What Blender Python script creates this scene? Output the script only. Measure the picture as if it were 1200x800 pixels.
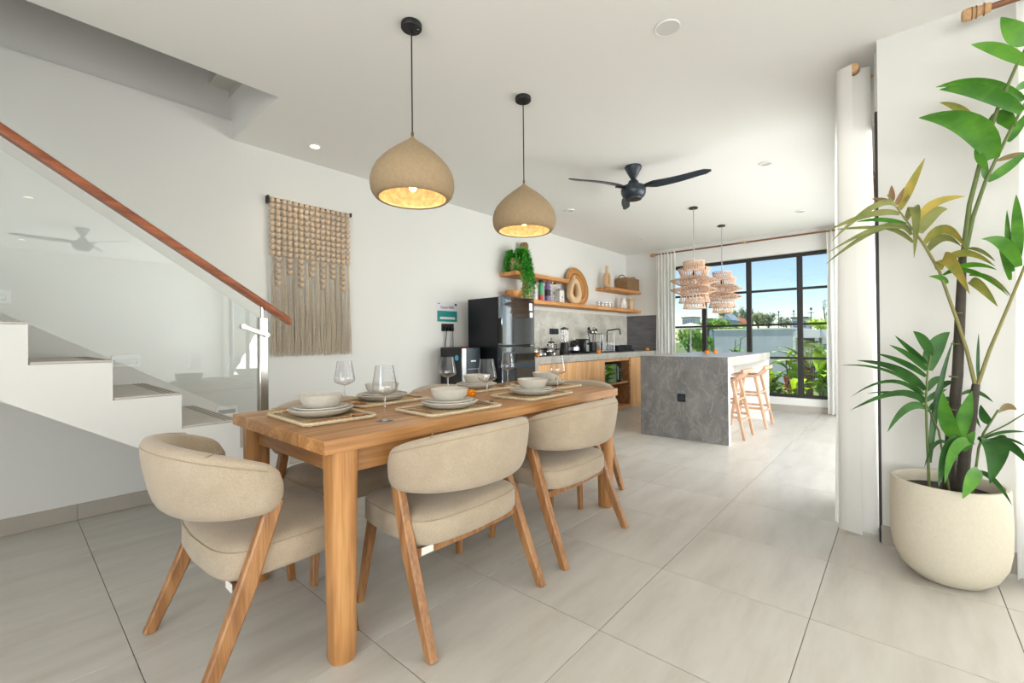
import bpy, bmesh, math, random
from mathutils import Vector, Matrix
random.seed(7)
PI = math.pi
SC = bpy.context.scene
COL = SC.collection
for o in list(bpy.data.objects):
    bpy.data.objects.remove(o)

# ------------------------------------------------------------------ camera
cam_d = bpy.data.cameras.new('camera'); cam = bpy.data.objects.new('camera', cam_d); COL.objects.link(cam)
YAW, PITCH, ROLL, CAMH, FPX = 0.719, 0.003, 0.0097, 1.117, 520.67
fw = Vector((-math.sin(YAW)*math.cos(PITCH), math.cos(YAW)*math.cos(PITCH), math.sin(PITCH)))
rt = Vector((math.cos(YAW), math.sin(YAW), 0)); dn = fw.cross(rt)
r2 = rt*math.cos(ROLL) + dn*math.sin(ROLL); d2 = -rt*math.sin(ROLL) + dn*math.cos(ROLL)
m = Matrix((r2, -d2, -fw)).transposed().to_4x4(); m.translation = (0, 0, CAMH)
cam.matrix_world = m
cam_d.sensor_fit = 'HORIZONTAL'; cam_d.sensor_width = 36.0; cam_d.lens = 36.0*FPX/1200
cam_d.shift_y = -3.14/1200
cam_d.clip_start = 0.02; cam_d.clip_end = 500
SC.camera = cam
# ------------------------------------------------------------------ view
SC.view_settings.view_transform = 'Standard'; SC.view_settings.look = 'None'
SC.view_settings.exposure = 0.0; SC.view_settings.gamma = 1.0; SC.view_settings.use_curve_mapping = False
# ------------------------------------------------------------------ sky and sun
W = bpy.data.worlds.new('sky_world'); SC.world = W; W.use_nodes = True
wn = W.node_tree.nodes; wl = W.node_tree.links
bg = wn['Background']
sky = wn.new('ShaderNodeTexSky'); sky.sky_type = 'NISHITA'; sky.sun_disc = False
sky.sun_elevation = math.radians(52); sky.sun_rotation = math.radians(160); sky.altitude = 50
sky.air_density = 1.0; sky.dust_density = 0.15; sky.ozone_density = 3.0
wl.new(sky.outputs[0], bg.inputs[0]); bg.inputs[1].default_value = 0.16
def lamp(name, kind, loc, direction, energy, color=(1, 1, 1), size=None, size_y=None):
    d = bpy.data.lights.new(name, kind); d.energy = energy; d.color = color
    if kind == 'AREA':
        d.shape = 'RECTANGLE'; d.size = size; d.size_y = size_y
    o = bpy.data.objects.new(name, d); COL.objects.link(o); o.location = loc
    o.rotation_euler = Vector(direction).to_track_quat('-Z', 'Y').to_euler()
    return o
sun = lamp('sun', 'SUN', (0, -5, 20), (0.35, 0.15, -1.0), 6.0, (1, .95, .86)); sun.data.angle = 0.01
# daylight outside the side and living glazing, then an added fill at the back
lamp('daylight_side_glazing', 'AREA', (1.1, 5.65, 1.45), (-1, 0, .12), 300, (1, .99, .975), 4.4, 2.5)
lamp('daylight_living_glazing', 'AREA', (2.6, 3.62, 1.3), (0, -1, .5), 385, (1, .99, .975), 4.0, 2.3)
lamp('fill_living_back', 'AREA', (1.6, -3.1, 1.3), (0, 1, .75), 300, (1, .99, .975), 5.4, 2.3)  # unseen fill lamp added to brighten the room from behind the camera

# ------------------------------------------------------------------ materials
def newmat(name):
    mt = bpy.data.materials.new(name); mt.use_nodes = True
    return mt, mt.node_tree.nodes, mt.node_tree.links, mt.node_tree.nodes['Principled BSDF']
def lin(c):
    if isinstance(c, str):
        c = tuple(int(c[i:i+2], 16)/255 for i in (0, 2, 4))
        c = tuple(x/12.92 if x <= .04045 else ((x+.055)/1.055)**2.4 for x in c)
    return (*c, 1)
def plain(name, c, rough=.5, metal=0, var=0.0, vscale=8, bump=0.0, bscale=200, spec=None, emis=0, ecol=None, coat=0, rnd=0.0):
    mt, n, l, b = newmat(name); c = lin(c)
    b.inputs['Base Color'].default_value = c; b.inputs['Roughness'].default_value = rough; b.inputs['Metallic'].default_value = metal
    if spec is not None: b.inputs['Specular IOR Level'].default_value = spec
    if coat: b.inputs['Coat Weight'].default_value = coat; b.inputs['Coat Roughness'].default_value = .08
    if emis: b.inputs['Emission Strength'].default_value = emis; b.inputs['Emission Color'].default_value = lin(ecol) if ecol else c
    if var or bump or rnd: tc = n.new('ShaderNodeTexCoord')
    if var or rnd:
        hs = n.new('ShaderNodeHueSaturation'); hs.inputs['Color'].default_value = c
        oi = n.new('ShaderNodeObjectInfo')
        nz = n.new('ShaderNodeTexNoise'); nz.inputs['Scale'].default_value = vscale; nz.inputs['Detail'].default_value = 5
        l.new(tc.outputs['Object'], nz.inputs['Vector'])
        mr = n.new('ShaderNodeMapRange'); mr.inputs[1].default_value = .25; mr.inputs[2].default_value = .75
        mr.inputs[3].default_value = 1-var; mr.inputs[4].default_value = 1+var; l.new(nz.outputs['Fac'], mr.inputs[0])
        mr2 = n.new('ShaderNodeMapRange'); mr2.inputs[3].default_value = 1-rnd; mr2.inputs[4].default_value = 1+rnd; l.new(oi.outputs['Random'], mr2.inputs[0])
        mu = n.new('ShaderNodeMath'); mu.operation = 'MULTIPLY'; l.new(mr.outputs[0], mu.inputs[0]); l.new(mr2.outputs[0], mu.inputs[1])
        l.new(mu.outputs[0], hs.inputs['Value']); l.new(hs.outputs[0], b.inputs['Base Color'])
    if bump:
        nb = n.new('ShaderNodeTexNoise'); nb.inputs['Scale'].default_value = bscale; nb.inputs['Detail'].default_value = 3
        l.new(tc.outputs['Object'], nb.inputs['Vector'])
        bp = n.new('ShaderNodeBump'); bp.inputs['Strength'].default_value = bump; bp.inputs['Distance'].default_value = .002
        l.new(nb.outputs['Fac'], bp.inputs['Height']); l.new(bp.outputs[0], b.inputs['Normal'])
    return mt
def ramp(n, stops):
    r = n.new('ShaderNodeValToRGB'); e = r.color_ramp.elements
    e[0].position = stops[0][0]; e[0].color = lin(stops[0][1]); e[1].position = stops[-1][0]; e[1].color = lin(stops[-1][1])
    for p, c in stops[1:-1]:
        x = e.new(p); x.color = lin(c)
    return r
def wood(name, dark, mid, light, axis='z', rough=.42, scale=1.0, rnd=.12, knots=True):
    mt, n, l, b = newmat(name)
    tc = n.new('ShaderNodeTexCoord'); oi = n.new('ShaderNodeObjectInfo')
    cx = n.new('ShaderNodeCombineXYZ')
    for i, k in enumerate((13.0, 7.0, 19.0)):
        mm = n.new('ShaderNodeMath'); mm.operation = 'MULTIPLY'; mm.inputs[1].default_value = k
        l.new(oi.outputs['Random'], mm.inputs[0]); l.new(mm.outputs[0], cx.inputs[i])
    ad = n.new('ShaderNodeVectorMath'); ad.operation = 'ADD'; l.new(tc.outputs['Object'], ad.inputs[0]); l.new(cx.outputs[0], ad.inputs[1])
    mp = n.new('ShaderNodeMapping'); s = [9*scale]*3; s['xyz'.index(axis)] = .9*scale; mp.inputs['Scale'].default_value = s
    l.new(ad.outputs[0], mp.inputs['Vector'])
    wv = n.new('ShaderNodeTexNoise'); wv.inputs['Scale'].default_value = 1.6; wv.inputs['Detail'].default_value = 3; wv.inputs['Distortion'].default_value = .6
    l.new(mp.outputs[0], wv.inputs['Vector'])
    sn = n.new('ShaderNodeMath'); sn.operation = 'MULTIPLY'; sn.inputs[1].default_value = 20; l.new(wv.outputs['Fac'], sn.inputs[0])
    si = n.new('ShaderNodeMath'); si.operation = 'SINE'; l.new(sn.outputs[0], si.inputs[0])
    mr = n.new('ShaderNodeMapRange'); mr.inputs[1].default_value = -1; mr.inputs[2].default_value = 1; l.new(si.outputs[0], mr.inputs[0])
    mp2 = n.new('ShaderNodeMapping'); s2 = [150*scale]*3; s2['xyz'.index(axis)] = 4*scale; mp2.inputs['Scale'].default_value = s2
    l.new(ad.outputs[0], mp2.inputs['Vector'])
    fb = n.new('ShaderNodeTexNoise'); fb.inputs['Scale'].default_value = 1; fb.inputs['Detail'].default_value = 4; l.new(mp2.outputs[0], fb.inputs['Vector'])
    mx = n.new('ShaderNodeMath'); mx.operation = 'MULTIPLY_ADD'; mx.inputs[1].default_value = .30; l.new(mr.outputs[0], mx.inputs[0])
    f2 = n.new('ShaderNodeMath'); f2.operation = 'MULTIPLY'; f2.inputs[1].default_value = .70; l.new(fb.outputs['Fac'], f2.inputs[0]); l.new(f2.outputs[0], mx.inputs[2])
    rp = ramp(n, [(.18, dark), (.5, mid), (.78, light)]); l.new(mx.outputs[0], rp.inputs[0])
    hs = n.new('ShaderNodeHueSaturation'); l.new(rp.outputs[0], hs.inputs['Color'])
    mr2 = n.new('ShaderNodeMapRange'); mr2.inputs[3].default_value = 1-rnd; mr2.inputs[4].default_value = 1+rnd; l.new(oi.outputs['Random'], mr2.inputs[0]); l.new(mr2.outputs[0], hs.inputs['Value'])
    l.new(hs.outputs[0], b.inputs['Base Color']); b.inputs['Roughness'].default_value = rough
    bp = n.new('ShaderNodeBump'); bp.inputs['Strength'].default_value = .12; bp.inputs['Distance'].default_value = .001
    l.new(fb.outputs['Fac'], bp.inputs['Height']); l.new(bp.outputs[0], b.inputs['Normal'])
    return mt
def stone(name, base, dark, vein, rough=.35, scale=2.2, veins=.5, stretch=(1, 1, 1)):
    mt, n, l, b = newmat(name)
    tc = n.new('ShaderNodeTexCoord'); mp = n.new('ShaderNodeMapping'); mp.inputs['Scale'].default_value = stretch; mp.inputs['Rotation'].default_value = (.5, .7, .3)
    l.new(tc.outputs['Object'], mp.inputs['Vector'])
    n1 = n.new('ShaderNodeTexNoise'); n1.inputs['Scale'].default_value = scale; n1.inputs['Detail'].default_value = 9; n1.inputs['Roughness'].default_value = .65; n1.inputs['Distortion'].default_value = .5
    l.new(mp.outputs[0], n1.inputs['Vector'])
    r1 = ramp(n, [(.32, dark), (.66, base)]); l.new(n1.outputs['Fac'], r1.inputs[0])
    n2 = n.new('ShaderNodeTexNoise'); n2.inputs['Scale'].default_value = scale*1.3; n2.inputs['Detail'].default_value = 7; n2.inputs['Distortion'].default_value = .55; n2.inputs['Roughness'].default_value = .68
    l.new(mp.outputs[0], n2.inputs['Vector'])
    sb = n.new('ShaderNodeMath'); sb.operation = 'SUBTRACT'; sb.inputs[1].default_value = .5; l.new(n2.outputs['Fac'], sb.inputs[0])
    ab = n.new('ShaderNodeMath'); ab.operation = 'ABSOLUTE'; l.new(sb.outputs[0], ab.inputs[0])
    mr = n.new('ShaderNodeMapRange'); mr.inputs[1].default_value = 0; mr.inputs[2].default_value = .022; mr.inputs[3].default_value = veins; mr.inputs[4].default_value = 0; l.new(ab.outputs[0], mr.inputs[0])
    mx = n.new('ShaderNodeMix'); mx.data_type = 'RGBA'; l.new(mr.outputs[0], mx.inputs[0]); l.new(r1.outputs[0], mx.inputs[6]); mx.inputs[7].default_value = lin(vein)
    l.new(mx.outputs[2], b.inputs['Base Color']); b.inputs['Roughness'].default_value = rough
    return mt
def fabric(name, c1, c2, scale=600):
    mt, n, l, b = newmat(name)
    tc = n.new('ShaderNodeTexCoord')
    nz = n.new('ShaderNodeTexNoise'); nz.inputs['Scale'].default_value = 260; nz.inputs['Detail'].default_value = 3; l.new(tc.outputs['Object'], nz.inputs['Vector'])
    n2 = n.new('ShaderNodeTexNoise'); n2.inputs['Scale'].default_value = 9; n2.inputs['Detail'].default_value = 4; l.new(tc.outputs['Object'], n2.inputs['Vector'])
    ma = n.new('ShaderNodeMath'); ma.operation = 'MULTIPLY_ADD'; ma.inputs[1].default_value = .4; l.new(n2.outputs['Fac'], ma.inputs[0])
    mb = n.new('ShaderNodeMath'); mb.operation = 'MULTIPLY'; mb.inputs[1].default_value = .6; l.new(nz.outputs['Fac'], mb.inputs[0]); l.new(mb.outputs[0], ma.inputs[2])
    r = ramp(n, [(.3, c1), (.7, c2)]); l.new(ma.outputs[0], r.inputs[0]); l.new(r.outputs[0], b.inputs['Base Color'])
    b.inputs['Roughness'].default_value = .95; b.inputs['Sheen Weight'].default_value = .25; b.inputs['Specular IOR Level'].default_value = .15
    bp = n.new('ShaderNodeBump'); bp.inputs['Strength'].default_value = .35; bp.inputs['Distance'].default_value = .0015
    l.new(nz.outputs['Fac'], bp.inputs['Height']); l.new(bp.outputs[0], b.inputs['Normal'])
    return mt
def thin_glass(name, tint=(1, 1, 1), refl=1.0, rough=0.0):
    mt, n, l, b = newmat(name); n.remove(b)
    tr = n.new('ShaderNodeBsdfTransparent'); tr.inputs[0].default_value = (*tint, 1)
    gl = n.new('ShaderNodeBsdfGlossy'); gl.inputs['Roughness'].default_value = rough
    fr = n.new('ShaderNodeFresnel'); ge = n.new('ShaderNodeNewGeometry')
    io = n.new('ShaderNodeMapRange'); io.inputs[3].default_value = 1.5; io.inputs[4].default_value = 1/1.5; l.new(ge.outputs['Backfacing'], io.inputs[0]); l.new(io.outputs[0], fr.inputs[0])
    mu = n.new('ShaderNodeMath'); mu.operation = 'MULTIPLY'; mu.inputs[1].default_value = refl; mu.use_clamp = True; l.new(fr.outputs[0], mu.inputs[0])
    mx = n.new('ShaderNodeMixShader'); l.new(mu.outputs[0], mx.inputs[0]); l.new(tr.outputs[0], mx.inputs[1]); l.new(gl.outputs[0], mx.inputs[2])
    l.new(mx.outputs[0], n['Material Output'].inputs[0])
    return mt
def cloth(name, c, transl=.35):
    mt, n, l, b = newmat(name); n.remove(b)
    df = n.new('ShaderNodeBsdfDiffuse'); df.inputs[0].default_value = lin(c)
    tl = n.new('ShaderNodeBsdfTranslucent'); tl.inputs[0].default_value = lin(c)
    mx = n.new('ShaderNodeMixShader'); mx.inputs[0].default_value = transl
    l.new(df.outputs[0], mx.inputs[1]); l.new(tl.outputs[0], mx.inputs[2]); l.new(mx.outputs[0], n['Material Output'].inputs[0])
    return mt
def leafmat(name, c1, c2, rough=.4, scale=14, transl=.0):
    mt, n, l, b = newmat(name)
    tc = n.new('ShaderNodeTexCoord'); oi = n.new('ShaderNodeObjectInfo')
    nz = n.new('ShaderNodeTexNoise'); nz.inputs['Scale'].default_value = scale; nz.inputs['Detail'].default_value = 3; l.new(tc.outputs['Object'], nz.inputs['Vector'])
    ad = n.new('ShaderNodeMath'); ad.operation = 'MULTIPLY_ADD'; ad.inputs[1].default_value = .3; ad.inputs[2].default_value = -.15; l.new(oi.outputs['Random'], ad.inputs[0])
    a2 = n.new('ShaderNodeMath'); a2.operation = 'ADD'; l.new(nz.outputs['Fac'], a2.inputs[0]); l.new(ad.outputs[0], a2.inputs[1])
    r = ramp(n, [(.3, c1), (.7, c2)]); l.new(a2.outputs[0], r.inputs[0]); l.new(r.outputs[0], b.inputs['Base Color'])
    b.inputs['Roughness'].default_value = rough; b.inputs['Specular IOR Level'].default_value = .35
    return mt
M = {}
M['wall'] = plain('white_wall_paint', 'dad9d5', .85, bump=.05, bscale=90)
M['ceil'] = plain('white_ceiling_paint', 'ebeae6', .9)
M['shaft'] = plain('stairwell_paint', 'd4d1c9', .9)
M['grout'] = plain('dark_grout', '847d74', .9)
M['cabinet'] = wood('cabinet_oak', 'c48f5c', 'd6a470', 'e0b484', 'z', .5, .6, .05)
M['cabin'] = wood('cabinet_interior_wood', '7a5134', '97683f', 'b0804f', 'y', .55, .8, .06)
M['teakY'] = wood('teak_lengthwise', '8f6234', 'b17d4a', 'c4925d', 'y', .42, .7, .10)
M['teakX'] = wood('teak_crosswise', '86592f', 'a87444', 'bc8854', 'x', .42, .7, .10)
M['teakZ'] = wood('teak_upright', '956636', 'b6814d', 'c99860', 'z', .42, .8, .08)
M['chairwood'] = wood('chair_wood', '7a5232', '9e6e42', 'b28456', 'z', .45, 1.2, .10)
M['shelfwood'] = wood('shelf_wood', 'a5682f', 'c98d50', 'dba56a', 'y', .5, .8, .05)
M['railwood'] = wood('handrail_wood', '6e3417', '8f4a24', 'a65d33', 'y', .3, .8, .03)
M['stoolwood'] = wood('pale_stool_wood', 'a47d60', 'bd957a', 'c9a68c', 'z', .5, 1.2, .06)
M['rodwood'] = wood('brown_rod_wood', '5e3a22', '7d5032', '94643f', 'x', .5, 1, .05)
M['finial'] = plain('wrapped_rattan', 'c79f73', .7, var=.15, vscale=60)
M['fabric'] = fabric('beige_linen', 'a3927c', 'bdad98')
M['seam'] = plain('beige_seam', 'a4947a', .9)
M['tag'] = plain('white_tag', 'e8e6e0', .6)
M['ceramic'] = plain('speckled_ceramic', 'c9c3b8', .32, var=.06, vscale=60)
M['mat'] = plain('woven_seagrass', 'b39b76', .9, var=.30, vscale=120, bump=.8, bscale=160)
M['matrim'] = plain('braided_pale_rim', 'cbbb9c', .9, var=.2, vscale=120, bump=.8, bscale=150)
M['copper'] = plain('copper_metal', 'd49a76', .34, metal=.9)
M['glass'] = None
M['black'] = plain('matte_black', '101113', .5)
M['blackgl'] = plain('glossy_black', '0a0b0d', .08, spec=.6)
M['fridge'] = plain('smoky_mirror_door', '8a9096', .05, metal=1)
M['fridgeside'] = plain('dark_steel_side', '1b1d20', .28, metal=.4)
M['frame'] = plain('charcoal_window_frame', '23211f', .45)
M['chrome'] = plain('brushed_steel', 'c9c7c2', .22, metal=1)
M['island'] = stone('grey_veined_stone', '84817f', '656362', 'aaa7a3', .35, 3.4, .42, (1.5, 1, .8))
M['worktop'] = stone('pale_grey_stone', 'b5b0a8', '948f88', 'c9c5bd', .3, 5, .35)
M['splash'] = stone('glossy_grey_stone', 'cbc7bd', 'a9a59c', 'e0dcd3', .12, 2.6, .5, (1, 1, 1))
M['slate'] = stone('dark_slate', '6b6a6c', '4d4c50', '7b7a7c', .4, 4, .35, (1, 1, 4))
M['basebd'] = plain('grey_baseboard_tile', 'a9a196', .5, var=.05, vscale=6)
M['tread'] = plain('grey_stair_tile', 'beb9b0', .5, var=.06, vscale=8)
M['concrete'] = plain('sandy_concrete', 'a28c6e', .9, var=.10, vscale=70, bump=.25, bscale=180)
M['concin'] = plain('gold_leaf_lining', 'd6bd94', .6, var=.4, vscale=38)
M['curtain'] = cloth('white_linen_curtain', 'eeece8', .42)
M['sheer'] = cloth('white_sheer_curtain', 'f4f3f0', .45)
M['rattan'] = plain('natural_rattan', 'c9a88f', .75, var=.12, vscale=30)
M['pot'] = plain('cream_terrazzo', 'cfc6b3', .75, var=.05, vscale=90, bump=.15, bscale=220)
M['soil'] = plain('dark_soil', '2f2a25', .95, var=.4, vscale=40, bump=1, bscale=80)
M['trunk'] = plain('dark_palm_trunk', '3c352c', .7, var=.35, vscale=18)
M['stemg'] = plain('green_stem', '5a6a34', .5, var=.15, vscale=10)
M['stemo'] = plain('olive_stem', '7f7a45', .5, var=.15, vscale=10)
M['lg'] = leafmat('green_palm_leaf', '346c14', '568f26', .35)
M['ld'] = leafmat('deep_green_leaf', '244c1c', '3a6a2a', .4)
M['lo'] = leafmat('olive_leaf', '5f6b35', '838549', .5)
M['ly'] = leafmat('yellowing_leaf', 'a8923c', '7c843a', .5, 22)
M['lb'] = leafmat('dry_brown_leaf', '8a6a48', '6d6a3c', .6, 26)
M['orange'] = plain('marigold_orange', 'f79f1c', .7, var=.15, vscale=90)
M['beige'] = plain('beige_clay', 'c9ab85', .8, var=.06, vscale=20)
M['bead'] = plain('raw_wood_bead', 'c4ad93', .8, var=.08, vscale=40)
M['yarn'] = plain('taupe_yarn', 'c8baa6', .95, var=.15, vscale=60)
M['white'] = plain('white_plastic', 'e9e8e4', .4)
M['offpl'] = plain('fan_dark_plastic', '24303a', .35)
M['silver'] = plain('satin_aluminium', 'b4b6b8', .3, metal=.9)
M['teal'] = plain('teal_print', '12877f', .5)
M['pale'] = plain('pale_lilac_print', 'd7d3dc', .5)
M['ink'] = plain('dark_print', '2b2b2e', .6)
M['pane'] = thin_glass('window_pane', (.97, .985, .985), .9)
M['balus'] = thin_glass('balustrade_glass', (.965, .985, .985), 2.2)
M['drink'] = thin_glass('drinking_glass', (.975, .975, .98), 1.25)
def solid_glass(name):
    mt, n, l, b = newmat(name)
    b.inputs['Base Color'].default_value = (1, 1, 1, 1); b.inputs['Roughness'].default_value = 0; b.inputs['Transmission Weight'].default_value = 1; b.inputs['IOR'].default_value = 1.45
    return mt
def floor_tile():
    mt, n, l, b = newmat('porcelain_floor_tile')
    tc = n.new('ShaderNodeTexCoord'); oi = n.new('ShaderNodeObjectInfo')
    cx = n.new('ShaderNodeCombineXYZ')
    for i in range(2):
        mm = n.new('ShaderNodeMath'); mm.operation = 'MULTIPLY'; mm.inputs[1].default_value = 31.0+i*17; l.new(oi.outputs['Random'], mm.inputs[0]); l.new(mm.outputs[0], cx.inputs[i])
    ad = n.new('ShaderNodeVectorMath'); l.new(tc.outputs['Object'], ad.inputs[0]); l.new(cx.outputs[0], ad.inputs[1])
    mp = n.new('ShaderNodeMapping'); mp.inputs['Scale'].default_value = (7, 1.3, 3); l.new(ad.outputs[0], mp.inputs['Vector'])
    nz = n.new('ShaderNodeTexNoise'); nz.inputs['Scale'].default_value = 1.3; nz.inputs['Detail'].default_value = 6; nz.inputs['Roughness'].default_value = .6; l.new(mp.outputs[0], nz.inputs['Vector'])
    r = ramp(n, [(.3, 'b9b3a9'), (.5, 'c4bfb6'), (.72, 'ccc8c0')]); l.new(nz.outputs['Fac'], r.inputs[0])
    hs = n.new('ShaderNodeHueSaturation'); mr2 = n.new('ShaderNodeMapRange'); mr2.inputs[3].default_value = .97; mr2.inputs[4].default_value = 1.03; l.new(oi.outputs['Random'], mr2.inputs[0])
    l.new(r.outputs[0], hs.inputs['Color']); l.new(mr2.outputs[0], hs.inputs['Value']); l.new(hs.outputs[0], b.inputs['Base Color'])
    rr = n.new('ShaderNodeMapRange'); rr.inputs[3].default_value = .27; rr.inputs[4].default_value = .42; l.new(nz.outputs['Fac'], rr.inputs[0]); l.new(rr.outputs[0], b.inputs['Roughness'])
    return mt
M['tile'] = floor_tile()

# ------------------------------------------------------------------ mesh building
class MB:
    def __init__(s): s.v = []; s.f = []
    def add(s, vs, fs):
        k = len(s.v); s.v += [tuple(p) for p in vs]; s.f += [tuple(i+k for i in f) for f in fs]; return s
    def box(s, x0, x1, y0, y1, z0, z1):
        return s.add([(x0,y0,z0),(x1,y0,z0),(x1,y1,z0),(x0,y1,z0),(x0,y0,z1),(x1,y0,z1),(x1,y1,z1),(x0,y1,z1)],
                     [(3,2,1,0),(4,5,6,7),(0,1,5,4),(1,2,6,5),(2,3,7,6),(3,0,4,7)])
    def cbox(s, x0, x1, y0, y1, z0, z1, c=.003):
        X = (x0, x0+c, x1-c, x1); Y = (y0, y0+c, y1-c, y1); Z = (z0, z0+c, z1-c, z1); idx = {}; vs = []
        for ix in (0, 3):
            for iy in (0, 3):
                for iz in (0, 3):
                    nx = 1 if ix == 0 else 2; ny = 1 if iy == 0 else 2; nz = 1 if iz == 0 else 2
                    for key, p in (('x', (X[ix], Y[ny], Z[nz])), ('y', (X[nx], Y[iy], Z[nz])), ('z', (X[nx], Y[ny], Z[iz]))):
                        idx[(ix, iy, iz, key)] = len(vs); vs.append(p)
        g = lambda a, b, c_, k: idx[(a, b, c_, k)]
        fs = []
        for ix in (0, 3): fs.append((g(ix,0,0,'x'), g(ix,3,0,'x'), g(ix,3,3,'x'), g(ix,0,3,'x')))
        for iy in (0, 3): fs.append((g(0,iy,0,'y'), g(3,iy,0,'y'), g(3,iy,3,'y'), g(0,iy,3,'y')))
        for iz in (0, 3): fs.append((g(0,0,iz,'z'), g(3,0,iz,'z'), g(3,3,iz,'z'), g(0,3,iz,'z')))
        for a in (0, 3):
            for b in (0, 3):
                fs.append((g(a,b,0,'x'), g(a,b,3,'x'), g(a,b,3,'y'), g(a,b,0,'y')))
                fs.append((g(a,0,b,'x'), g(a,3,b,'x'), g(a,3,b,'z'), g(a,0,b,'z')))
                fs.append((g(0,a,b,'y'), g(3,a,b,'y'), g(3,a,b,'z'), g(0,a,b,'z')))
                for c_ in (0, 3): fs.append((g(a,b,c_,'x'), g(a,b,c_,'y'), g(a,b,c_,'z')))
        return s.add(vs, fs)
    def loft(s, rings, cap=True, close=False):
        n = len(rings[0]); k = len(s.v)
        for r in rings: s.v += [tuple(p) for p in r]
        R = len(rings)
        for i in range(R if close else R-1):
            a = k+i*n; b = k+((i+1) % R)*n
            for j in range(n):
                q = (j+1) % n; s.f.append((a+j, a+q, b+q, b+j))
        if cap and not close:
            s.f.append(tuple(k+j for j in reversed(range(n)))); s.f.append(tuple(k+(R-1)*n+j for j in range(n)))
        return s
    def tube(s, pts, r, n=8, cap=True, close=False, flat=1.0):
        pts = [Vector(p) for p in pts]; N = len(pts); rs = r if isinstance(r, (list, tuple)) else [r]*N
        rings = []; up = None
        for i in range(N):
            a = pts[(i-1) % N] if (i > 0 or close) else pts[i]; b = pts[(i+1) % N] if (i < N-1 or close) else pts[i]
            t = (b-a).normalized()
            if up is None:
                up = Vector((0, 0, 1)) if abs(t.z) < .9 else Vector((1, 0, 0))
            x = up.cross(t)
            if x.length < 1e-5: x = Vector((1, 0, 0)).cross(t)
            x.normalize(); y = t.cross(x); up = y
            rings.append([pts[i]+(x*math.cos(2*PI*j/n)+y*math.sin(2*PI*j/n)*flat)*rs[i] for j in range(n)])
        return s.loft(rings, cap, close)
    def bar(s, pts, dims, side=(1, 0, 0)):
        # rectangular tapered bar through pts; dims = (width along side, depth) per point
        pts = [Vector(p) for p in pts]; rings = []; sd = Vector(side).normalized()
        for i, p in enumerate(pts):
            t = (pts[min(i+1, len(pts)-1)]-pts[max(i-1, 0)]).normalized()
            y = t.cross(sd).normalized(); x = y.cross(t).normalized(); w, d = dims[i]; c = min(w, d)*.16
            prof = [(-w/2+c,-d/2),(w/2-c,-d/2),(w/2,-d/2+c),(w/2,d/2-c),(w/2-c,d/2),(-w/2+c,d/2),(-w/2,d/2-c),(-w/2,-d/2+c)]
            rings.append([p+x*a+y*b for a, b in prof])
        return s.loft(rings)
    def lathe(s, prof, n=24, c=(0, 0, 0), cap=True):
        rings = [[(c[0]+r*math.cos(2*PI*j/n), c[1]+r*math.sin(2*PI*j/n), c[2]+z) for j in range(n)] for r, z in prof]
        return s.loft(rings, cap)
    def sheet(s, rows):
        n = len(rows[0]); k = len(s.v)
        for r in rows: s.v += [tuple(p) for p in r]
        for i in range(len(rows)-1):
            for j in range(n-1):
                a = k+i*n+j; s.f.append((a, a+1, a+n+1, a+n))
        return s
    def prism(s, outline, axis, a, b):
        # outline: 2D pts in the other two axes (order xyz without axis)
        def P(p, t):
            q = list(p); q.insert('xyz'.index(axis), t); return q
        return s.loft([[P(p, a) for p in outline], [P(p, b) for p in outline]])
    def leaf(s, b, mid, t, w, seg=7, fold=.18, side=None, tear=0):
        b, mid, t = Vector(b), Vector(mid), Vector(t); rows = []
        for i in range(seg+1):
            u = i/seg; p = b*(1-u)**2+mid*2*u*(1-u)+t*u*u
            # control point chosen so that the curve passes near mid
            d = ((mid-b)*(1-u)+(t-mid)*u).normalized()
            sd = side if side is not None else Vector((0, 0, 1)).cross(d)
            sd = Vector(sd)
            sd = sd-d*sd.dot(d)
            if sd.length < 1e-4: sd = Vector((1, 0, 0))-d*d.x
            sd.normalize(); nn = d.cross(sd)
            ww = w*.5*max(.06, (math.sin(PI*min(1, u*.93+.07)**.85))**.75) if u < 1 else w*.02
            rows.append([p-sd*ww+nn*ww*fold, p, p+sd*ww+nn*ww*fold])
        return s.sheet(rows)
    def xform(s, mat):
        s.v = [tuple(mat @ Vector(p)) for p in s.v]; return s
    def mesh(s, name, mat, smooth=40, recalc=True):
        me = bpy.data.meshes.new(name); me.from_pydata(s.v, [], s.f)
        if recalc:
            bm = bmesh.new(); bm.from_mesh(me); bmesh.ops.recalc_face_normals(bm, faces=bm.faces); bm.to_mesh(me); bm.free()
        me.materials.append(M[mat] if isinstance(mat, str) else mat)
        if smooth:
            me.polygons.foreach_set('use_smooth', [True]*len(me.polygons)); me.set_sharp_from_angle(angle=math.radians(smooth))
        me.update(); return me
def link(name, me, parent=None, loc=None, rot=None):
    o = bpy.data.objects.new(name, me); COL.objects.link(o)
    if parent is not None: o.parent = parent
    if loc is not None: o.location = loc
    if rot is not None: o.rotation_euler = rot
    return o
def wloc(o):
    v = Vector(o.location)
    while o.parent is not None: o = o.parent; v = v+o.location
    return v
def part(name, mb, mat, parent, smooth=40, label=None, kind=None, world=True, recalc=True):
    """mesh child; with world=True the builder's coordinates are scene coordinates and the parent is unrotated"""
    if world:
        off = wloc(parent); mb.v = [(x-off.x, y-off.y, z-off.z) for x, y, z in mb.v]
    o = link(name, mb.mesh(name, mat, smooth, recalc), parent)
    if label: o['label'] = label
    if kind: o['kind'] = kind
    return o
def tag(o, label, cat, group=None, kind=None):
    o['label'] = label; o['category'] = cat
    if group: o['group'] = group
    if kind: o['kind'] = kind
    return o
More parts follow.
